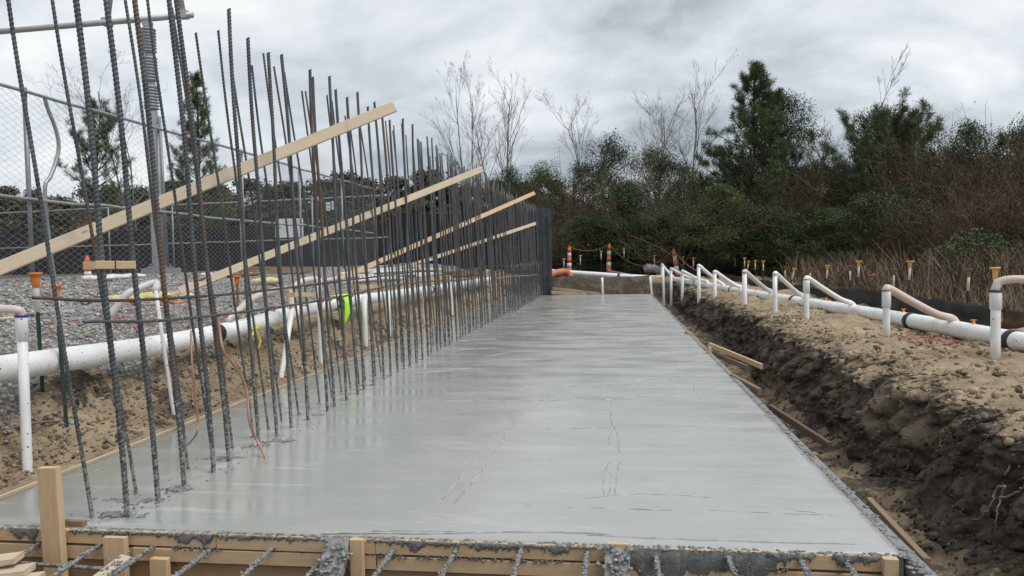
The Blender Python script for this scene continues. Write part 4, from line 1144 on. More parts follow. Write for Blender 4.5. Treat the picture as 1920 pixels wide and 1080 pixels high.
# ------------------------------------------------------------------ chain-link fences
def link_mesh(wid, hgt, p=.082, r=.0026):
    nb = NB()
    k = int(hgt / (p * .55))
    zz_ = np.arange(k + 1) * p * .55
    for i in range(int(wid / p)):
        x = i * p + p / 2 + (np.arange(k + 1) % 2 - .5) * p * (1 if i % 1 == 0 else -1)
        if i % 2: x = i * p + p / 2 - (np.arange(k + 1) % 2 - .5) * p
        V, F = tube_np(np.stack([x, .004 * np.where(np.arange(k + 1) % 2, 1, -1), zz_], -1), r, 3)
        nb.add(V, F)
    return nb.mesh('chain_link', M['wire'])
BAY, FH = 2.9, 2.5
LINK = link_mesh(BAY, FH)
def chain_fence(P0, P1, z0, label, wav=.0, mid=True):
    P0, P1 = np.array(P0, float), np.array(P1, float)
    L = np.linalg.norm(P1 - P0); n = int(L / BAY); d = (P1 - P0) / L; ang = math.atan2(d[1], d[0])
    t_ = thing('chain_link_fence', label, 'fence', (P0[0], P0[1], z0))
    for k in range(n):
        p = P0 + d * BAY * k
        o = obj('mesh_panel', LINK, t_, (p[0] - P0[0], p[1] - P0[1], 0)); o.rotation_euler = (0, 0, ang)
        o['kind'] = 'stuff'
    for k in range(n + 1):
        p = P0 + d * BAY * k
        off = np.array((-d[1], d[0])) * .05
        po_ = MB().tube([(p[0] + off[0], p[1] + off[1], z0 - .3), (p[0] + off[0], p[1] + off[1], z0 + FH + .02)], .03, 8)
        po = po_.build('fence_post', M['galv_dark'], t_, True)
        sub(MB().lathe((p[0] + off[0], p[1] + off[1], z0 + FH + .02), [(.034, 0), (.03, .03), (.01, .045)], 8), 'post_cap', M['galv_dark'], po)
    for z, r, m in ((FH - .01, .024, 'galv'), (1.08, .022, 'galv')):
        Q = [P0 + d * s for s in np.linspace(0, n * BAY, n * 4 + 1)]
        MB().tube([(q[0], q[1], z0 + z + wav * float(vnoise(i * .8, z * 3, 1))) for i, q in enumerate(Q)], r, 8).build('rail', M[m], t_, True)
    return t_
chain_fence((-7.62, 3.2), (-7.62, 23.9), 1.42, 'tall chain-link fence running beside the gravel slope', .03)
q1 = at(735, 357, 1, 24.4); q0 = at(-150, 398, 1, 27.5)
chain_fence((q1.x - .1, 24.4), (q0.x, 27.5), 1.30, 'farther chain-link cross fence carrying the white signs', .02)
# bent grey pipe on the near fence
strand('bent_pipe', [tuple(at(u, v, 0, -7.7)) for u, v in ((83, 182), (90, 205), (103, 238), (110, 270), (106, 300), (95, 330), (84, 360))] + [tuple(at(96, 480, 0, -7.7)), tuple(at(104, 530, 0, -7.7))], .026, M['galv'], 'bent grey pipe standing against the chain-link fence', 'pipe', 8)
# signs
def sign(u0, u1, v0, v1, Y, label, lines_):
    a, b_ = at(u0, v1, 1, Y), at(u1, v0, 1, Y)
    t_ = thing('fence_sign', label, 'sign', (a.x, Y, a.z))
    MB().box(((a.x + b_.x) / 2, Y, (a.z + b_.z) / 2), (b_.x - a.x, .008, b_.z - a.z)).build('board', M['sign_white'], t_)
    W_, H_ = b_.x - a.x, b_.z - a.z
    for (x0, x1, z0, z1) in lines_:
        MB().box((a.x + W_ * (x0 + x1) / 2, Y - .007, a.z + H_ * (z0 + z1) / 2), (W_ * (x1 - x0), .004, H_ * (z1 - z0))).build('printed_line', M['ink'], t_)
sign(517, 568, 409, 446, 24.55, 'wide white sign hung on the cross fence', [(.04, .22, .50, .545), (.3, .9, .68, .70)])
sign(612, 619, 379, 395, 24.35, 'small white notice high on the cross fence', [(.25, .75, .22, .30), (.25, .75, .62, .72)])
sign(622, 627, 377, 393, 24.35, 'narrow white notice beside the small white notice', [(.3, .7, .3, .36), (.3, .7, .62, .7)])

# ------------------------------------------------------------------ bus support with insulators
pb = at(300, 520, 0, -8.5)
zt = at(286, 208, 0, -8.5).z
t_ = thing('bus_support', 'galvanised pole with grey ribbed insulator stack on a concrete footing', 'utility pole', (pb.x, pb.y, 1.3))
px_, py_ = pb.x, pb.y
MB().box((px_ + .03, py_, 1.36), (.50, .5, .36)).build('footing', M['pedestal'], t_)
bp_ = MB().box((px_ + .02, py_, 1.56), (.32, .32, .03)).build('base_plate', M['galv'], t_)
for s in (-1, 1):
    for q in (-1, 1): sub(MB().lathe((px_ + .02 + s * .12, py_ + q * .12, 1.57), [(.018, 0), (.018, .05)], 6), 'anchor_bolt', M['galv_dark'], bp_)
lx = -.25
ln_ = lambda z: px_ + lx * 0 + (z - 1.5) * -.012
MB().tube([(ln_(1.56), py_, 1.56), (ln_(zt), py_, zt)], [.125, .105], 8).build('pole', M['galv'], t_)
MB().tube([(ln_(1.56) + .17, py_, 1.4), (ln_(zt) + .15, py_, zt - .1)], .025, 6).build('conduit', M['galv_dark'], t_, True)
zi = at(278, 45, 0, -8.5).z
hh = (zi - zt) / 3
for k in range(3):
    prof = []
    z = .02
    prof += [(.075, 0), (.075, .02)]
    nsh = 8
    for s in range(nsh):
        z0 = .03 + s * (hh - .08) / nsh; dz_ = (hh - .08) / nsh
        prof += [(.098, z0), (.135, z0 + dz_ * .20), (.138, z0 + dz_ * .45), (.102, z0 + dz_ * .72), (.098, z0 + dz_ * .95)]
    prof += [(.07, hh - .05), (.085, hh - .045), (.085, hh - .005)]
    MB().lathe((ln_(zt + k * hh), py_, zt + k * hh), prof, 18).build('insulator', M['insul'], t_, True)
tz = zt + 3 * hh
MB().box((ln_(tz), py_, tz + .03), (.14, .14, .07)).build('bus_clamp', M['galv'], t_)
tp_ = np.array((ln_(tz), py_, tz + .11))
e1 = np.array(at(368, 31, 2, tz + .11)); e0 = np.array(at(-40, 66, 2, tz + .11))
dd = (e1 - e0); 
e1p = tp_ + (e1 - np.array(at(284, 39, 2, tz + .11))); e0p = tp_ + (e0 - np.array(at(284, 39, 2, tz + .11)))
bt = thing('bus_tube', 'horizontal grey bus tube with two stub risers on the insulator', 'pipe', tuple(tp_))
MB().tube([e0p - (e1p - e0p) * .4, e0p, e1p], .055, 12).build('tube', M['bus'], bt, True)
for u, du, lean in ((207, 8, .18), (352, -9, -.16)):
    f = (u - 284) / (368 - 284); p = tp_ + (e1p - tp_) * f
    MB().tube([p, p + np.array((lean * .9, 0, .9)), p + np.array((lean * 2.4, 0, 2.4))], .05, 10).build('stub_riser', M['bus'], bt, True)
    MB().box(p + np.array((0, 0, .02)), (.16, .14, .14)).build('clamp', M['bus'], bt)

# ------------------------------------------------------------------ loose things on the gravel behind the bars
def g3(X, Y, dz=0): return (X, Y, float(ground_z(X, Y)) + dz)
def on_gravel(u, v):
    """where the view ray through (u, v) meets the left slope"""
    o = np.array((0, 0, EYE)); d = np.array(ray(u, v)); d /= np.linalg.norm(d)
    for s in np.arange(3, 45, .05):
        p = o + d * s
        if p[2] <= float(ground_z(p[0], p[1])): return p
    return o + d * 25
def hose_on(px, r, mat, label, cat='hose', lift=None):
    P = [on_gravel(u, v) + np.array((0, 0, r * .8)) for u, v in px]
    return strand(cat if cat != 'hose' else 'loose_hose', [tuple(p) for p in P], r, M[mat], label, cat, 8)
hose_on([(0, 592), (60, 590), (130, 584), (200, 572), (260, 566)], .016, 'galv', 'thin grey hose lying across the gravel', 'hose')
hose_on([(-20, 601), (15, 599), (30, 598)], .016, 'yellow_bag', 'tan hose end on the gravel beside the blue-rimmed riser', 'hose')
hose_on([(225, 571), (280, 572), (345, 568)], .016, 'orange', 'orange hose lying under the yellow sacks', 'hose')
def sack(c, L, r, mat, label, ang=0, cat='sack', group=None):
    n, s = 14, 12
    V = []
    t = np.linspace(0, 1, n)
    prof = np.clip(np.sin(np.pi * t), .05, 1) ** .45
    for i in range(n):
        for k in range(s):
            a = 2 * np.pi * k / s
            w = 1 + .16 * float(vnoise(i * .7 + L * 9, k * .8, r * 40))
            V.append(((t[i] - .5) * L, r * prof[i] * w * math.cos(a), r * prof[i] * w * .62 * math.sin(a)))
    V = np.array(V); ca, sa = math.cos(ang), math.sin(ang)
    V = np.stack([V[:, 0] * ca - V[:, 1] * sa, V[:, 0] * sa + V[:, 1] * ca, V[:, 2]], -1) + np.array(c) + np.array((0, 0, r * .5))
    F = [(i * s + k, i * s + (k + 1) % s, (i + 1) * s + (k + 1) % s, (i + 1) * s + k) for i in range(n - 1) for k in range(s)] + [tuple(range(s))[::-1], tuple(range((n - 1) * s, n * s))]
    return tag(MB().add(V, F).build('filled_sack' if cat == 'sack' else cat, M[mat], None, True, tuple(c)), label, cat, group)
sack(on_gravel(232, 568), .50, .10, 'yellow_bag', 'dull yellow sack with olive stain lying on the gravel', .5)
sack(on_gravel(290, 565), .62, .12, 'yellow_bag', 'plump yellow sack lying beside the dull yellow one', .45)
sack(on_gravel(500, 533), .6, .12, 'yellow_bag', 'ribbed pale yellow sack farther along the gravel', .6)
for k, (u, v, L) in enumerate(((168, 527, .5), (190, 526, .7), (215, 524, .8), (250, 522, .7), (390, 519, .5), (345, 558, .5))):
    sack(on_gravel(u, v), L * .55, .075, 'white_bag', 'crumpled white sack on the gravel near the fence foot', .4, 'sack', 'white sacks by the fence')
for k in range(5):
    p = on_gravel(420 + 3 * k, 519 - k); q = on_gravel(575 + 4 * k, 513)
    tag(board('stacked_timber', p + np.array((0, 0, .04 + .05 * (k // 2))), q + np.array((0, 0, .04 + .05 * (k // 2))), .1, .045, M['wood_old']), 'long brown timber in the pile on the gravel by the cross fence', 'board', 'timber pile on the gravel')
tag(board('edge_timber', on_gravel(-10, 528) + np.array((0, 0, .03)), on_gravel(160, 525) + np.array((0, 0, .03)), .05, .05, M['wood_pale']), 'pale timber lying along the foot of the chain-link fence', 'board')
for k, (u0, v0, u1, v1, m, r) in enumerate(((640, 518, 790, 503, 'hose_white', .05), (660, 527, 800, 516, 'pvc_clean', .05), (690, 514, 830, 507, 'pvc_clean', .04), (720, 522, 860, 512, 'pvc_clean', .035), (610, 530, 700, 520, 'hose', .05), (760, 515, 850, 500, 'pvc_clean', .04), (780, 520, 880, 509, 'pvc_clean', .03), (640, 533, 760, 524, 'hose_white', .04))):
    p, q = on_gravel(u0, v0), on_gravel(u1, v1)
    MBt = MB().tube(spline([tuple(p + np.array((0, 0, r))), tuple((p + q) / 2 + np.array((.1, 0, r + .03))), tuple(q + np.array((0, 0, r)))], 6), r, 9)
    tag(MBt.build('spare_pipe', M[m], None, True, tuple(p)), 'spare white pipe lying in the heap behind the middle bars', 'pipe', 'heap of spare pipes')
for k, (u0, v0, u1, v1) in enumerate(((842, 508, 870, 505), (850, 512, 905, 508), (770, 500, 800, 508), (880, 503, 915, 500))):
    p, q = on_gravel(u0, v0 + 8), on_gravel(u1, v1 + 8)
    tag(board('scrap_timber', p + np.array((0, 0, .09)), q + np.array((0, 0, .09)), .14, .10, M['wood_old']), 'scrap timber lying behind the spare pipe heap', 'board', 'scrap timbers behind the pipes')
# lime cloth hung over the header
c = near_header(LQ, 640, 548, .11)
V, F = [], []
n, m = 9, 14
for i in range(n):
    for j in range(m):
        s, f = i / (n - 1), j / (m - 1)
        y = c[1] - .38 + .76 * s + .04 * math.sin(f * 5 + s * 3)
        L_ = .40 + .26 * math.sin(s * 5.2 + .6)
        x = c[0] + .10 + .03 * math.sin(s * 9 + f * 3) - (.22 * max(0, .25 - f) / .25)
        z = c[2] + .02 - L_ * max(0, f - .18)
        V.append((x + .012 * math.cos(s * 14), y * 1 + (f * .22) * (1 - 2 * s), z))
for i in range(n - 1):
    for j in range(m - 1): F.append((i * m + j, (i + 1) * m + j, (i + 1) * m + j + 1, i * m + j + 1))
o = MB().add(V, F).build('hanging_cloth', M['hivis'], None, True, tuple(c))
sm_ = o.modifiers.new('thick', 'SOLIDIFY'); sm_.thickness = .012
tag(o, 'bright lime cloth draped over the header pipe behind the bars', 'cloth')
# caution tape ends
for k, (pts) in enumerate(([(468, 612), (480, 622), (488, 640), (482, 660)], [(500, 606), (503, 622), (506, 640), (504, 655)], [(490, 604), (478, 618), (468, 636)])):
    P = [np.array(at(u, v, 0, XL + .13)) for u, v in pts]
    V = []
    for p in P: V += [p + np.array((0, -.022, 0)), p + np.array((.01, .022, 0))]
    o = MB().add(V, [(2 * i, 2 * i + 1, 2 * i + 3, 2 * i + 2) for i in range(len(P) - 1)]).build('caution_tape', M['yellow_tape'], None, True, tuple(P[0]))
    sm_ = o.modifiers.new('thick', 'SOLIDIFY'); sm_.thickness = .003
    tag(o, 'short loose end of yellow caution tape hanging from the header pipe', 'tape', 'yellow tape ends')
P = [np.array(at(u, v, 0, 5.9)) for u, v in ((1628, 528), (1634, 522), (1640, 516), (1641, 514), (1635, 515), (1630, 516))]
V = []
for p in P: V += [p + np.array((0, 0, -.01)), p + np.array((.01, .01, .01))]
o = MB().add(V, [(2 * i, 2 * i + 1, 2 * i + 3, 2 * i + 2) for i in range(len(P) - 1)]).build('marker_ribbon', M['orange'], None, True, tuple(P[0]))
sm_ = o.modifiers.new('thick', 'SOLIDIFY'); sm_.thickness = .004
tag(o, 'orange ribbon caught in the dry weeds between two yellow-capped posts', 'ribbon')
# netting on ground, both sides
hose_on([(92, 604), (110, 600), (135, 602), (165, 597), (200, 595), (240, 594)], .006, 'red_net', 'red netting rope strewn over the gravel behind the first bars', 'netting')
hose_on([(225, 600), (250, 612), (262, 625), (285, 635)], .008, 'red_net', 'thin red cord trailing down to the header pipe', 'netting')
P = [at(u, v, 2, .58) for u, v in ((1662, 627), (1670, 624), (1678, 626), (1687, 621), (1696, 624), (1708, 622), (1716, 628), (1726, 626), (1738, 631), (1752, 634), (1762, 631), (1774, 636), (1786, 631), (1800, 634))]
strand('netting', [(p.x, p.y, float(ground_z(p.x, p.y)) + .02 + .02 * math.sin(p.x * 40)) for p in P], .0075, M['red_net'], 'faded red netting strip on the sandy bank below the header', 'netting')
# copper ground wires
strand('copper_wire', [tuple(at(u, v, 0, X)) for u, v, X in ((408, 590, X1 - .04), (412, 620, X1 - .02), (420, 660, X1 + .02), (445, 692, X1 + .03), (462, 730, X1 + .06), (468, 790, X1 + .1), (482, 826, X1 + .12))] + [tuple(at(502, 866, 2, -.02))], .011, M['copper'], 'pinkish copper wire curling down from the tie bar into the slab', 'wire', 7)
strand('copper_wire', [tuple(at(u, v, 0, X)) for u, v, X in ((358, 620, X2 - .05), (360, 680, X2), (366, 740, X2 + .02), (371, 790, X2 + .02), (366, 818, X2))] + [tuple(at(338, 846, 2, -.02))], .008, M['copper'], 'darker copper wire looping down beside the fourth bar', 'wire', 7)
strand('thin_cable', [tuple(at(u, v, 0, -2.9)) for u, v in ((930, 522), (960, 518), (985, 517), (1008, 515))], .012, M['root'], 'thin pale cable strung along the far rebar stubs', 'cable', 5)
strand('thin_cable', [tuple(at(u, v, 1, 24.6)) for u, v in ((968, 552), (985, 562), (995, 572), (997, 585))], .010, M['root'], 'pale wire curling from the far bars onto the slab', 'cable', 5)
q = at(994, 586, 2, .0)
lumps('spilled_paste', M['mortar_pale'], np.stack([q.x + RNG.normal(0, .35, 60), q.y + RNG.normal(0, .12, 60), np.full(60, .004)], -1), RNG.uniform(.01, .03, 60), slab, squash=.3)
Q = [on_gravel(u, v) + np.array((0, 0, .015)) for u, v in ((0, 815), (35, 802), (75, 795), (110, 793), (140, 796), (175, 812), (215, 838))]
strand('dirt_cable', [tuple(p) for p in Q], .010, M['bark_grey'], 'brown cable snaking over the soil beside the slab edge', 'cable', 6)
# roots in the trench face
def root(px, X, r, i):
    P = [np.array(at(u, v, 0, X + .03 * math.sin(k * 1.7))) for k, (u, v) in enumerate(px)]
    n = len(spline(P, 6))
    Q = spline(P, 6) + RNG.normal(0, .004, (n, 3))
    tag(MB().tube(Q, np.linspace(r, r * .35, n), 6).build('root', M['root'], None, True, tuple(Q[0])), i, 'root')
root([(1884, 912), (1870, 915), (1862, 940), (1848, 960), (1835, 972), (1815, 976), (1800, 990)], 2.36, .008, 'long pale forked root hanging out of the near trench face')
root([(1884, 911), (1880, 925), (1872, 950), (1868, 975), (1864, 1004)], 2.36, .008, 'straight pale root tip beside the long forked root')
root([(1872, 936), (1890, 930), (1908, 922), (1918, 914)], 2.36, .006, 'short pale root running out from the forked roots')
root([(1898, 850), (1888, 862), (1893, 875), (1884, 892)], 2.46, .012, 'knobbly brown root stub high in the trench face')
root([(1900, 852), (1908, 868), (1912, 876)], 2.45, .006, 'thin root spur beside the knobbly stub')
root([(1712, 856), (1703, 866), (1700, 878), (1686, 884)], 2.40, .004, 'tiny pale root low in the middle of the trench face')
root([(1764, 808), (1762, 822), (1764, 838), (1782, 812), (1784, 835), (1780, 855)], 2.44, .004, 'fine double root loop under the bank edge')
root([(1850, 800), (1844, 822), (1834, 850)], 2.48, .005, 'slanting thin root below the sandy bank edge')
def root_bundle(u0, v0, X, n, lab):
    c = np.array(at(u0, v0, 0, X))
    t_ = thing('root_bundle', lab, 'root', tuple(c))
    for k in range(n):
        a = random.uniform(-1.4, 1.4); L = random.uniform(.25, .6)
        P = [c]
        d = np.array((-.25, math.sin(a) * .9, -math.cos(a) * .75))
        for s in range(4): P.append(P[-1] + d * L / 4 + RNG.normal(0, .025, 3))
        MB().tube(spline(P, 4), np.linspace(.009, .003, 17), 5).build('rootlet', M['root'], t_, True)
root_bundle(1445, 622, 2.62, 12, 'tangle of grey roots spilling from the trench face')
root_bundle(1470, 640, 2.55, 7, 'smaller tangle of roots lower in the trench face')
o = lumps('stump_piece', M['wood_pale'], np.array([at(1457, 646, 0, 2.5)]), np.array([.075]), kind=None); tag(o, 'pale sawn root end poking from the trench face', 'root')

# ------------------------------------------------------------------ trees and brush
def norm(v): return v / (np.linalg.norm(v) + 1e-9)
def wander(p, d, L, r0, r1, n, rs, up=.0, jit=.12):
    P = [np.array(p)]; d = norm(np.array(d, float))
    for i in range(n):
        d = norm(d + rs.normal(0, jit, 3) + np.array((0, 0, up)))
        P.append(P[-1] + d * L / n)
    return np.array(P), np.linspace(r0, r1, n + 1), d
def bare_tree(seed, H, spread=.5, nb=13, twist=.09, stems=1):
    rs = np.random.default_rng(seed); nb_ = NB()
    def grow(p, d, L, r, lev):
        n = 7 if lev == 0 else (5 if lev == 1 else 3)
        P, R, dd = wander(p, d, L, r, max(r * .35, .0035), n, rs, .03 if lev else .01, twist if lev == 0 else .13)
        nb_.add(*tube_np(P, R, 6 if lev == 0 else (4 if lev == 1 else 3)))
        if lev >= 4: return
        k = {0: nb, 1: 6, 2: 4, 3: 3}[lev]
        for i in range(k):
            s = rs.uniform(.30 if lev == 0 else .18, 1.0); q = s * (len(P) - 1); j = min(int(q), len(P) - 2)
            b = P[j] + (P[j + 1] - P[j]) * (q - j)
            ax = norm(P[j + 1] - P[j]); side = norm(np.cross(ax, rs.normal(0, 1, 3)))
            a = rs.uniform(.45, 1.0) * spread * 1.5
            grow(b, ax * math.cos(a) + side * math.sin(a) + np.array((0, 0, .15)), L * rs.uniform(.32, .5) * (1.15 - .45 * s), max(np.interp(q, range(len(R)), R) * .52, .0035), lev + 1)
    for s in range(stems):
        grow((rs.normal(0, .08 * stems), rs.normal(0, .08 * stems), -.2), (rs.normal(0, .05 * stems), rs.normal(0, .05 * stems), 1), H * rs.uniform(.8, 1) if s else H, H * .0078 / (1 + .3 * (stems > 1)), 0)
    return nb_
def tris(C, A, B):
    """two triangles (a leaf rhombus) at C spanned by A and B"""
    n = len(C)
    V = np.stack([C - A, C + B * .5, C + A, C - B * .5], 1).reshape(-1, 3)
    F = (np.arange(n) * 4)[:, None] + np.array([[0, 1, 2, 3]])
    return V, F
def unit(rs, n):
    v = rs.normal(0, 1, (n, 3)); return v / np.linalg.norm(v, axis=1, keepdims=True)
def pine_tree(seed, H, W, flat=0.0, first=.18, tuft=46, whorl=.42, gap=0.0, nl=.33):
    rs = np.random.default_rng(seed); tr, nd = NB(), NB()
    P, R, _ = wander((0, 0, -.2), (rs.normal(0, .03), rs.normal(0, .03), 1), H, H * .017, .03, 10, rs, 0, .035)
    tr.add(*tube_np(P, R, 7))
    def tuf(p, d):
        n = tuft
        dirs = norm(d)[None] * rs.uniform(.1, 1.15, (n, 1)) + unit(rs, n) * .8
        dirs /= np.linalg.norm(dirs, axis=1, keepdims=True)
        L = rs.uniform(.7, 1.2, (n, 1)) * nl
        b = p[None] - norm(d)[None] * rs.uniform(0, .28, (n, 1))
        side = np.cross(dirs, unit(rs, n)); side /= np.linalg.norm(side, axis=1, keepdims=True)
        V, F = tris(b + dirs * L * .5, dirs * L * .5, side * .020)
        nd.add(V, F)
    h = H * first
    while h < H:
        f = (h - H * first) / (H * (1 - first))
        q = h / H * 10; j = min(int(q), 9); c = P[j] + (P[j + 1] - P[j]) * (q - j)
        prof = (1 - f) ** (.75 - .45 * flat) * (.45 + .55 * min(1, f * 3 + .3))
        for k in range(rs.integers(4, 6)):
            if rs.uniform() < gap: continue
            a = rs.uniform(0, 6.28); L = W / 2 * prof * rs.uniform(.65, 1.15) + .25
            el = .05 + .65 * f + flat * .3 + rs.normal(0, .1)
            B, RB, d = wander(c, (math.cos(a) * math.cos(el), math.sin(a) * math.cos(el), math.sin(el)), L, .012 + .012 * L, .008, 6, rs, .10 + .05 * flat, .08)
            tr.add(*tube_np(B, RB, 4))
            tuf(B[-1], d)
            for s in range(max(2, int(L * 3.2))):
                qq = rs.uniform(1.6, 6); jj_ = min(int(qq), 5); b = B[jj_] + (B[jj_ + 1] - B[jj_]) * (qq - jj_)
                sd = norm(norm(B[jj_ + 1] - B[jj_]) * .7 + unit(rs, 1)[0] * .8 + np.array((0, 0, .45)))
                T, RT, d2 = wander(b, sd, rs.uniform(.2, .6) * min(1, L * .6 + .3), .009, .005, 3, rs, .15, .1)
                tr.add(*tube_np(T, RT, 3)); tuf(T[-1], d2)
        h += whorl * rs.uniform(.8, 1.25) * (1 - .35 * f)
    tuf(P[-1], np.array((0, 0, 1.0))); tuf(P[-1] - np.array((0, 0, .15)), np.array((0, .2, 1.0)))
    return tr, nd
def leafy_tree(seed, H, W, base=.2, clumps=70, leaves=260, size=.095, droop=0.0, shape=1.0):
    rs = np.random.default_rng(seed); tr, lf_ = NB(), NB()
    P, R, _ = wander((0, 0, -.2), (rs.normal(0, .06), rs.normal(0, .06), 1), H * .82, H * .016, .02, 8, rs, 0, .07)
    tr.add(*tube_np(P, R, 6))
    for k in range(clumps):
        f = rs.uniform(0, 1) ** .85
        z = H * (base + (1 - base) * f)
        rad = W / 2 * (math.sin(math.pi * min(1, .18 + .80 * f)) ** .7) * shape * math.sqrt(rs.uniform(.05, 1)) * max(.1, 1 + .38 * rs.normal())
        a = rs.uniform(0, 6.28); c = np.array((rad * math.cos(a), rad * math.sin(a), z))
        q = np.clip((z - rad * .55) / (H * .82), .08, .97) * 8; j = min(int(q), 7); b = P[j] + (P[j + 1] - P[j]) * (q - j)
        m = (b + c) / 2 + rs.normal(0, .12, 3) + np.array((0, 0, .12 * rad))
        Q = spline([b, m, c], 4); tr.add(*tube_np(Q, np.linspace(.018 + .01 * rad, .006, len(Q)), 4))
        n = int(leaves * rs.uniform(.5, 1.4)); s = W * .085 * rs.uniform(.6, 1.3) + .10
        C = c + unit(rs, n) * (rs.uniform(0, 1, (n, 1)) ** .5) * np.array((s, s, s * .66)) * 1.75
        d = unit(rs, n) * .8 + np.array((0, 0, -droop)); d /= np.linalg.norm(d, axis=1, keepdims=True)
        sd = np.cross(d, unit(rs, n)); sd /= np.linalg.norm(sd, axis=1, keepdims=True)
        L = size * rs.uniform(.6, 1.3, (n, 1))
        lf_.add(*tris(C, d * L * .62, sd * L * .62))
        for w in range(4):
            e2 = C[rs.integers(n)]
            tr.add(*tube_np(np.array([c, (c + e2) / 2 + rs.normal(0, .04, 3), e2]), [.008, .006, .004], 3))
    return tr, lf_
def brush(seed, H, W, stems=70, sub=9, leaf_n=0):
    rs = np.random.default_rng(seed); st_, lf_ = NB(), NB()
    for k in range(stems):
        a = rs.uniform(0, 6.28); r = W / 2 * math.sqrt(rs.uniform(0, 1)) * .75
        p = np.array((r * math.cos(a), r * math.sin(a), -.1)); L = H * rs.uniform(.55, 1.08)
        P, R, d = wander(p, (math.cos(a) * .28 * r / W * 2 + rs.normal(0, .16), math.sin(a) * .28 + rs.normal(0, .16), 1), L, .016, .006, 6, rs, .0, .16)
        st_.add(*tube_np(P, R, 3))
        for s in range(sub):
            q = rs.uniform(1.2, 6); j = min(int(q), 5); b = P[j] + (P[j + 1] - P[j]) * (q - j)
            sd = norm(P[j + 1] - P[j]) * .7 + unit(rs, 1)[0] * .8
            T, RT, _ = wander(b, sd, L * rs.uniform(.12, .34), .009, .004, 3, rs, .04, .22)
            st_.add(*tube_np(T, RT, 3))
            for w in range(2):
                T2, RT2, _ = wander(T[rs.integers(1, 4)], unit(rs, 1)[0] + np.array((0, 0, .4)), L * rs.uniform(.05, .14), .006, .003, 2, rs, .02, .2)
                st_.add(*tube_np(T2, RT2, 3))
            if leaf_n:
                n = leaf_n; C = T[-1] + rs.normal(0, .16, (n, 3)); d2 = unit(rs, n); s2 = np.cross(d2, unit(rs, n))
                lf_.add(*tris(C, d2 * .035, s2 * .035))
    return st_, lf_
def plant(name, label, cat, nbs, mats, names, loc, group=None):
    t_ = thing(name, label, cat, loc, group)
    for nb_, m, nm in zip(nbs, mats, names):
        if nb_.n: obj(nm, nb_.mesh(nm, M[m]), t_)
    return t_
def spot(u, Y, dz=0):
    X = at(u, 480, 1, Y).x
    return (X, Y, float(ground_z(X, Y)) + dz)
def hgt(u, v, Y): return at(u, v, 1, Y).z - spot(u, Y)[2]
PN = ('trunk', 'crown')
plant('pine_tree', 'tall full pointed pine rising above the right-hand brush', 'tree', pine_tree(3, hgt(1398, 132, 40), 7.6, 0, .10, 60, .40), ('bark_brown', 'needle'), PN, spot(1405, 40))
plant('pine_tree', 'broad flat-topped pine with upswept tufted branches at the right', 'tree', pine_tree(8, hgt(1690, 255, 38), 12.0, .62, .22, 60, .42, .08), ('bark_brown', 'needle'), PN, spot(1682, 38))
plant('pine_tree', 'slim tufted pine seen behind the insulator pole and bars', 'tree', pine_tree(15, hgt(380, 138, 46), 5.0, .1, .12, 54, .50, .10), ('bark_brown', 'needle'), PN, spot(384, 46))
plant('pine_tree', 'ragged open pine behind the chain-link fence by the bare twigs', 'tree', pine_tree(21, hgt(180, 200, 42), 5.4, .7, .35, 54, .6, .25), ('bark_brown', 'needle'), PN, spot(185, 42))
plant('broadleaf_tree', 'dark bushy evergreen hugging the right flank of the pointed pine', 'tree', leafy_tree(4, hgt(1455, 180, 42), 4.6, .15, 100, 330, .078), ('bark_brown', 'leaf_dark'), PN, spot(1462, 42))
# bare trees
for k, (u, v, Y, sp, nb_, lab, stems) in enumerate(((893, 150, 52, .36, 11, 'tall bare multi-stemmed tree behind the second brace tip', 2), (944, 205, 54, .40, 10, 'slender bare tree between two taller bare trees', 1), (966, 152, 53, .38, 12, 'tall bare tree with wavy trunk above the third brace', 1),
                                     (1112, 205, 50, .42, 12, 'bare fan-shaped tree rising from dark evergreen leaves', 1), (1222, 185, 48, .48, 12, 'widest bare tree with forked trunk left of the pointed pine', 2), (1296, 172, 46, .35, 12, 'straight thin bare tree close to the pointed pine', 1),
                                     (250, 130, 44, .55, 13, 'bare twiggy tree beside the insulator pole', 2), (1692, 150, 39, .28, 6, 'bare twigs poking out above the flat-topped pine', 1), 
                                     (1540, 265, 43, .5, 10, 'scraggly bare tree between the two right-hand pines', 2), (1835, 250, 40, .5, 10, 'small bare tree over the brown thicket at the far right', 1))):
    plant('bare_tree', lab, 'tree', (bare_tree(40 + k, hgt(u, v, Y) * .92, sp, nb_, .07, stems),), ('bark_grey',), ('branches',), spot(u, Y))
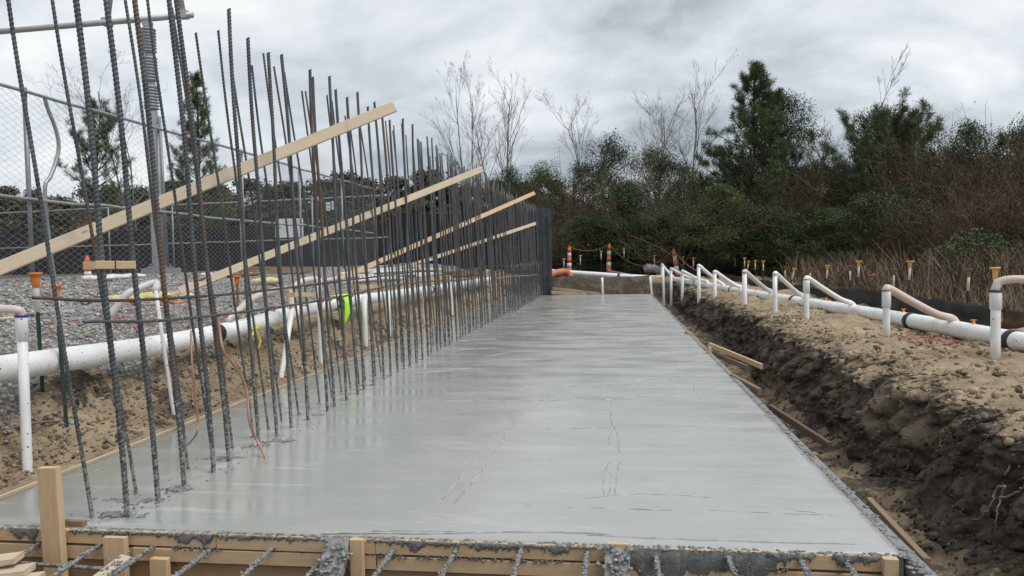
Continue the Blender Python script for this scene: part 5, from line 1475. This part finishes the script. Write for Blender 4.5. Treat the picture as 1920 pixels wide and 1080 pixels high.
# evergreen understory: a few kinds, planted many times
LT = [plant('understory_tree', 'x', 'tree', leafy_tree(60 + k, 5.2, 4.4, .04, 80, 330, .078), ('bark_brown', m), PN, (0, 0, -60)) for k, m in enumerate(('leaf_dark', 'leaf_mid', 'leaf_dark'))]
LO = [plant('ragged_tree', 'x', 'tree', leafy_tree(160 + k, 5.2, 4.2, .28, 46, 260, .075, shape=1.15), ('bark_brown', m), PN, (0, 0, -60)) for k, m in enumerate(('leaf_dark', 'leaf_mid', 'leaf_dark'))]
BR = [plant('brush_thicket', 'x', 'shrub', brush(70 + k, 3.6, 4.0, 85, 9, ln), ('twig', 'leaf_brown'), ('stems', 'leaves'), (0, 0, -60)) for k, ln in enumerate((0, 3, 6))]
used = set()
MARKS = [(-20, 'the bent grey fence pipe'), (90, 'the left-hand fence bays'), (185, 'the ragged open pine'), (290, 'the insulator pole'), (384, 'the slim tufted pine'), (470, 'the lower half of the first brace'), (540, 'the white fence sign'), (640, 'the small white notices'), (720, 'the upper end of the first brace'), (800, 'the middle of the second brace'), (893, 'the multi-stemmed bare tree'), (966, 'the wavy-trunked bare tree'), (1025, 'the dark end panel'), (1067, 'the orange pipe elbow'), (1141, 'the middle delineator'), (1222, 'the widest bare tree'), (1296, 'the thin straight bare tree'),
         (1350, 'the pointed pine and its thin bare neighbour'), (1405, 'the pointed pine'), (1462, 'the bushy evergreen flanking the pointed pine'), (1540, 'the scraggly bare tree'), (1610, 'the open gap before the flat-topped pine'), (1690, 'the flat-topped pine'), (1765, 'the greyish bush'), (1835, 'the leafy green bush'), (1920, 'the muddy brown silt fabric'), (2050, 'the end of the brown silt fabric')]
def put(src, u, Y, H, h0, lab, group, wide=1.0):
    s = H / h0
    mk = min(MARKS, key=lambda q: abs(q[0] - u))[1]
    lab = lab + ' ' + ('past ' if lab == LF else 'by ' if u > 1735 else 'near ') + mk
    key = src.name
    loc = spot(u, Y)
    if key not in used:
        used.add(key); src.location = loc; src.scale = (s * wide, s * wide, s); src.rotation_euler.z = random.uniform(0, 6.28); src['label'] = lab; src['group'] = group
        return src
    return copy_tree(src, loc, random.uniform(0, 6.28), (s * wide, s * wide, s), lab, group)
GE, GB, GF = 'evergreen understory trees', 'brown brush thickets', 'far trees on the skyline'
LE, LB, LF = 'dark leafy evergreen in the woods', 'brown leafless thicket in the woods', 'distant dull green skyline tree'
# outline of the woods: (pixel column, top row)
sky = [(930, 330), (985, 315), (1040, 330), (1090, 300), (1140, 300), (1200, 295), (1250, 330), (1300, 325), (1350, 300), (1400, 320), (1470, 300), (1530, 300), (1580, 290), (1640, 250), (1700, 235), (1750, 260), (1800, 280), (1850, 265), (1900, 255), (1960, 265), (2040, 270)]
ux, vx = [q[0] for q in sky], [q[1] for q in sky]
for k, u in enumerate(np.arange(930, 2090, 62)):
    Y = 46 - 5 * (u > 1300) - 4 * (u > 1650) + random.uniform(-1.5, 1.5)
    v = np.interp(u, ux, vx) + random.uniform(-15, 75)
    put(LT[k % 3], u + random.uniform(-15, 15), Y, hgt(u, v + 30, Y), 5.2, LE, GE, random.uniform(.55, 1.0))
    put(LO[k % 3], u + random.uniform(10, 50), Y + 1.5, hgt(u, np.interp(u + 30, ux, vx) + random.uniform(-45, 20), Y), 5.2, 'ragged open evergreen rising over the woods', 'ragged open evergreens', random.uniform(.5, .75))
    put(BR[k % 3], u + random.uniform(10, 50), Y - 1.5, hgt(u, np.interp(u + 30, ux, vx) + random.uniform(-10, 60), Y), 3.6, LB, GB, random.uniform(.45, .7))
for k, u in enumerate(np.arange(945, 2090, 70)):
    Y = 41 - 3 * (u > 1300) - 4 * (u > 1650) + random.uniform(-1.2, 1.2)
    v = np.interp(u, ux, vx) + random.uniform(70, 130)
    put(LT[(k * 2 + 1) % 3] if (k % 3 != 1 and u < 1720) else BR[k % 3], u + random.uniform(-20, 20), Y, hgt(u, v, Y), 5.2 if (k % 3 != 1 and u < 1720) else 3.6, LE if (k % 3 != 1 and u < 1720) else LB, GE if (k % 3 != 1 and u < 1720) else GB, random.uniform(.9, 1.2))
for k, u in enumerate(np.arange(1030, 2080, 46)):
    Y = 37.5 - 2.5 * (u > 1300) - 3 * (u > 1650) + random.uniform(-1, 1)
    v = 395 + random.uniform(-35, 35) - 50 * (u > 1700)
    if u < 1660 and k % 2: put(LT[k % 3], u + random.uniform(-12, 12), Y, hgt(u, v - 10, Y), 5.2, LE, GE, random.uniform(1.1, 1.5))
    else: put(BR[k % 3], u + random.uniform(-12, 12), Y, hgt(u, v, Y), 3.6, LB, GB, random.uniform(.9, 1.3))
for k, u in enumerate(np.arange(1740, 2080, 75)):
    Y = 36 + random.uniform(-1, 2)
    put(BR[(k + 1) % 3], u, Y, hgt(u, 275 + random.uniform(-15, 35), Y), 3.6, LB, GB, 1.0)
for k, (u, v, Y, w) in enumerate(((1060, 440, 38.5, 1.2), (1160, 400, 38, 1.2), (1270, 395, 36.5, 1.2), (1440, 395, 34.5, 1.2), (1600, 420, 33, 1.2), (1700, 395, 33, 1.1), (1100, 430, 38, 1.1), (1215, 415, 37, 1.2), (1390, 405, 35, 1.3), (1480, 420, 34, 1.2), (1560, 400, 34, 1.1), (1640, 370, 33, 1.2), (1320, 420, 36, 1.1))):
    put(LT[k % 3], u, Y, hgt(u, v, Y), 5.2, LE, GE, w * 1.3)
# the green bush in the dry grass
plant('green_bush', 'leafy green bush growing out of the dry grass by itself', 'shrub', leafy_tree(91, 1.5, 2.1, .0, 42, 120, .07), ('bark_brown', 'leaf_mid'), ('stems', 'foliage'), spot(1835, 24))
plant('green_bush', 'smaller greyish bush left of the leafy green bush', 'shrub', leafy_tree(92, 1.1, 1.1, .0, 22, 110, .06), ('bark_brown', 'leaf_mid'), ('stems', 'foliage'), spot(1765, 25))
# skyline on the left
FT = [plant('distant_tree', 'x', 'tree', leafy_tree(80 + k, 9, 7.5, .05, 60, 130, .30), ('bark_brown', 'far_leaf'), PN, (0, 0, -60)) for k in range(3)]
skl = [(-60, 362), (0, 356), (60, 352), (130, 368), (200, 360), (300, 350), (420, 345), (540, 345), (640, 335), (760, 330), (860, 335), (960, 345), (1060, 350)]
for k, u in enumerate(np.arange(-70, 1060, 48)):
    Y = 88 + random.uniform(-6, 8)
    v = np.interp(u, [q[0] for q in skl], [q[1] for q in skl]) + random.uniform(-8, 16)
    put(FT[k % 3], u + random.uniform(-10, 10), Y, hgt(u, v, Y), 9, LF, GF, random.uniform(.8, 1.1))
for k, u in enumerate(np.arange(-60, 1060, 66)):
    Y = 74 + random.uniform(-4, 4)
    put(FT[(k + 1) % 3], u, Y, hgt(u, 392 + random.uniform(-14, 10), Y), 9, LF, GF, 1.5)
# dry grass
def grass(name, n, xr, yr, h, label, cond=None, seed=1, w=.012):
    rs = np.random.default_rng(seed)
    x = rs.uniform(*xr, n); y = rs.uniform(*yr, n)
    k = vnoise(x * .6, y * .6, seed) + .55 > rs.uniform(0, 1, n)
    if cond is not None: k &= cond(x, y)
    x, y = x[k], y[k]; n = len(x)
    z = ground_z(x, y)
    H = h * rs.uniform(.35, 1.1, n) * (1 + .5 * vnoise(x * .35, y * .35, 4))
    a = rs.uniform(0, 6.28, n); ln = rs.uniform(.1, 1.1, n) * H
    c = np.stack([x, y, z - .02], -1); s = np.stack([np.sin(a), -np.cos(a), 0 * a], -1) * w
    m = c + np.stack([np.cos(a) * ln * .35, np.sin(a) * ln * .35, H * .6], -1); e_ = c + np.stack([np.cos(a) * ln, np.sin(a) * ln, H], -1)
    V = np.stack([c - s, c + s, m + s * .6, m - s * .6, e_ + s * .15, e_ - s * .15], 1).reshape(-1, 3)
    F = ((np.arange(n) * 6)[:, None, None] + np.array([[0, 1, 2, 3], [3, 2, 4, 5]])).reshape(-1, 4)
    tag(obj(name, mesh_np(name, V, F, M['dry_grass'])), label, 'grass', kind='stuff')
grass('dry_grass', 70000, (5.4, 30), (9, 37), .42, 'brown dry grass and weeds covering the field beyond the silt fabric', lambda x, y: (x > 5.9 + .0 * y), 5, .010)
grass('tall_weeds', 34000, (7, 30), (17, 36), 1.15, 'tall reddish-brown dead weeds in front of the woods', None, 6, .013)
grass('far_weeds', 12000, (-9, 12), (38, 46), 1.2, 'dim brown weeds at the foot of the woods past the slab end', None, 7, .018)
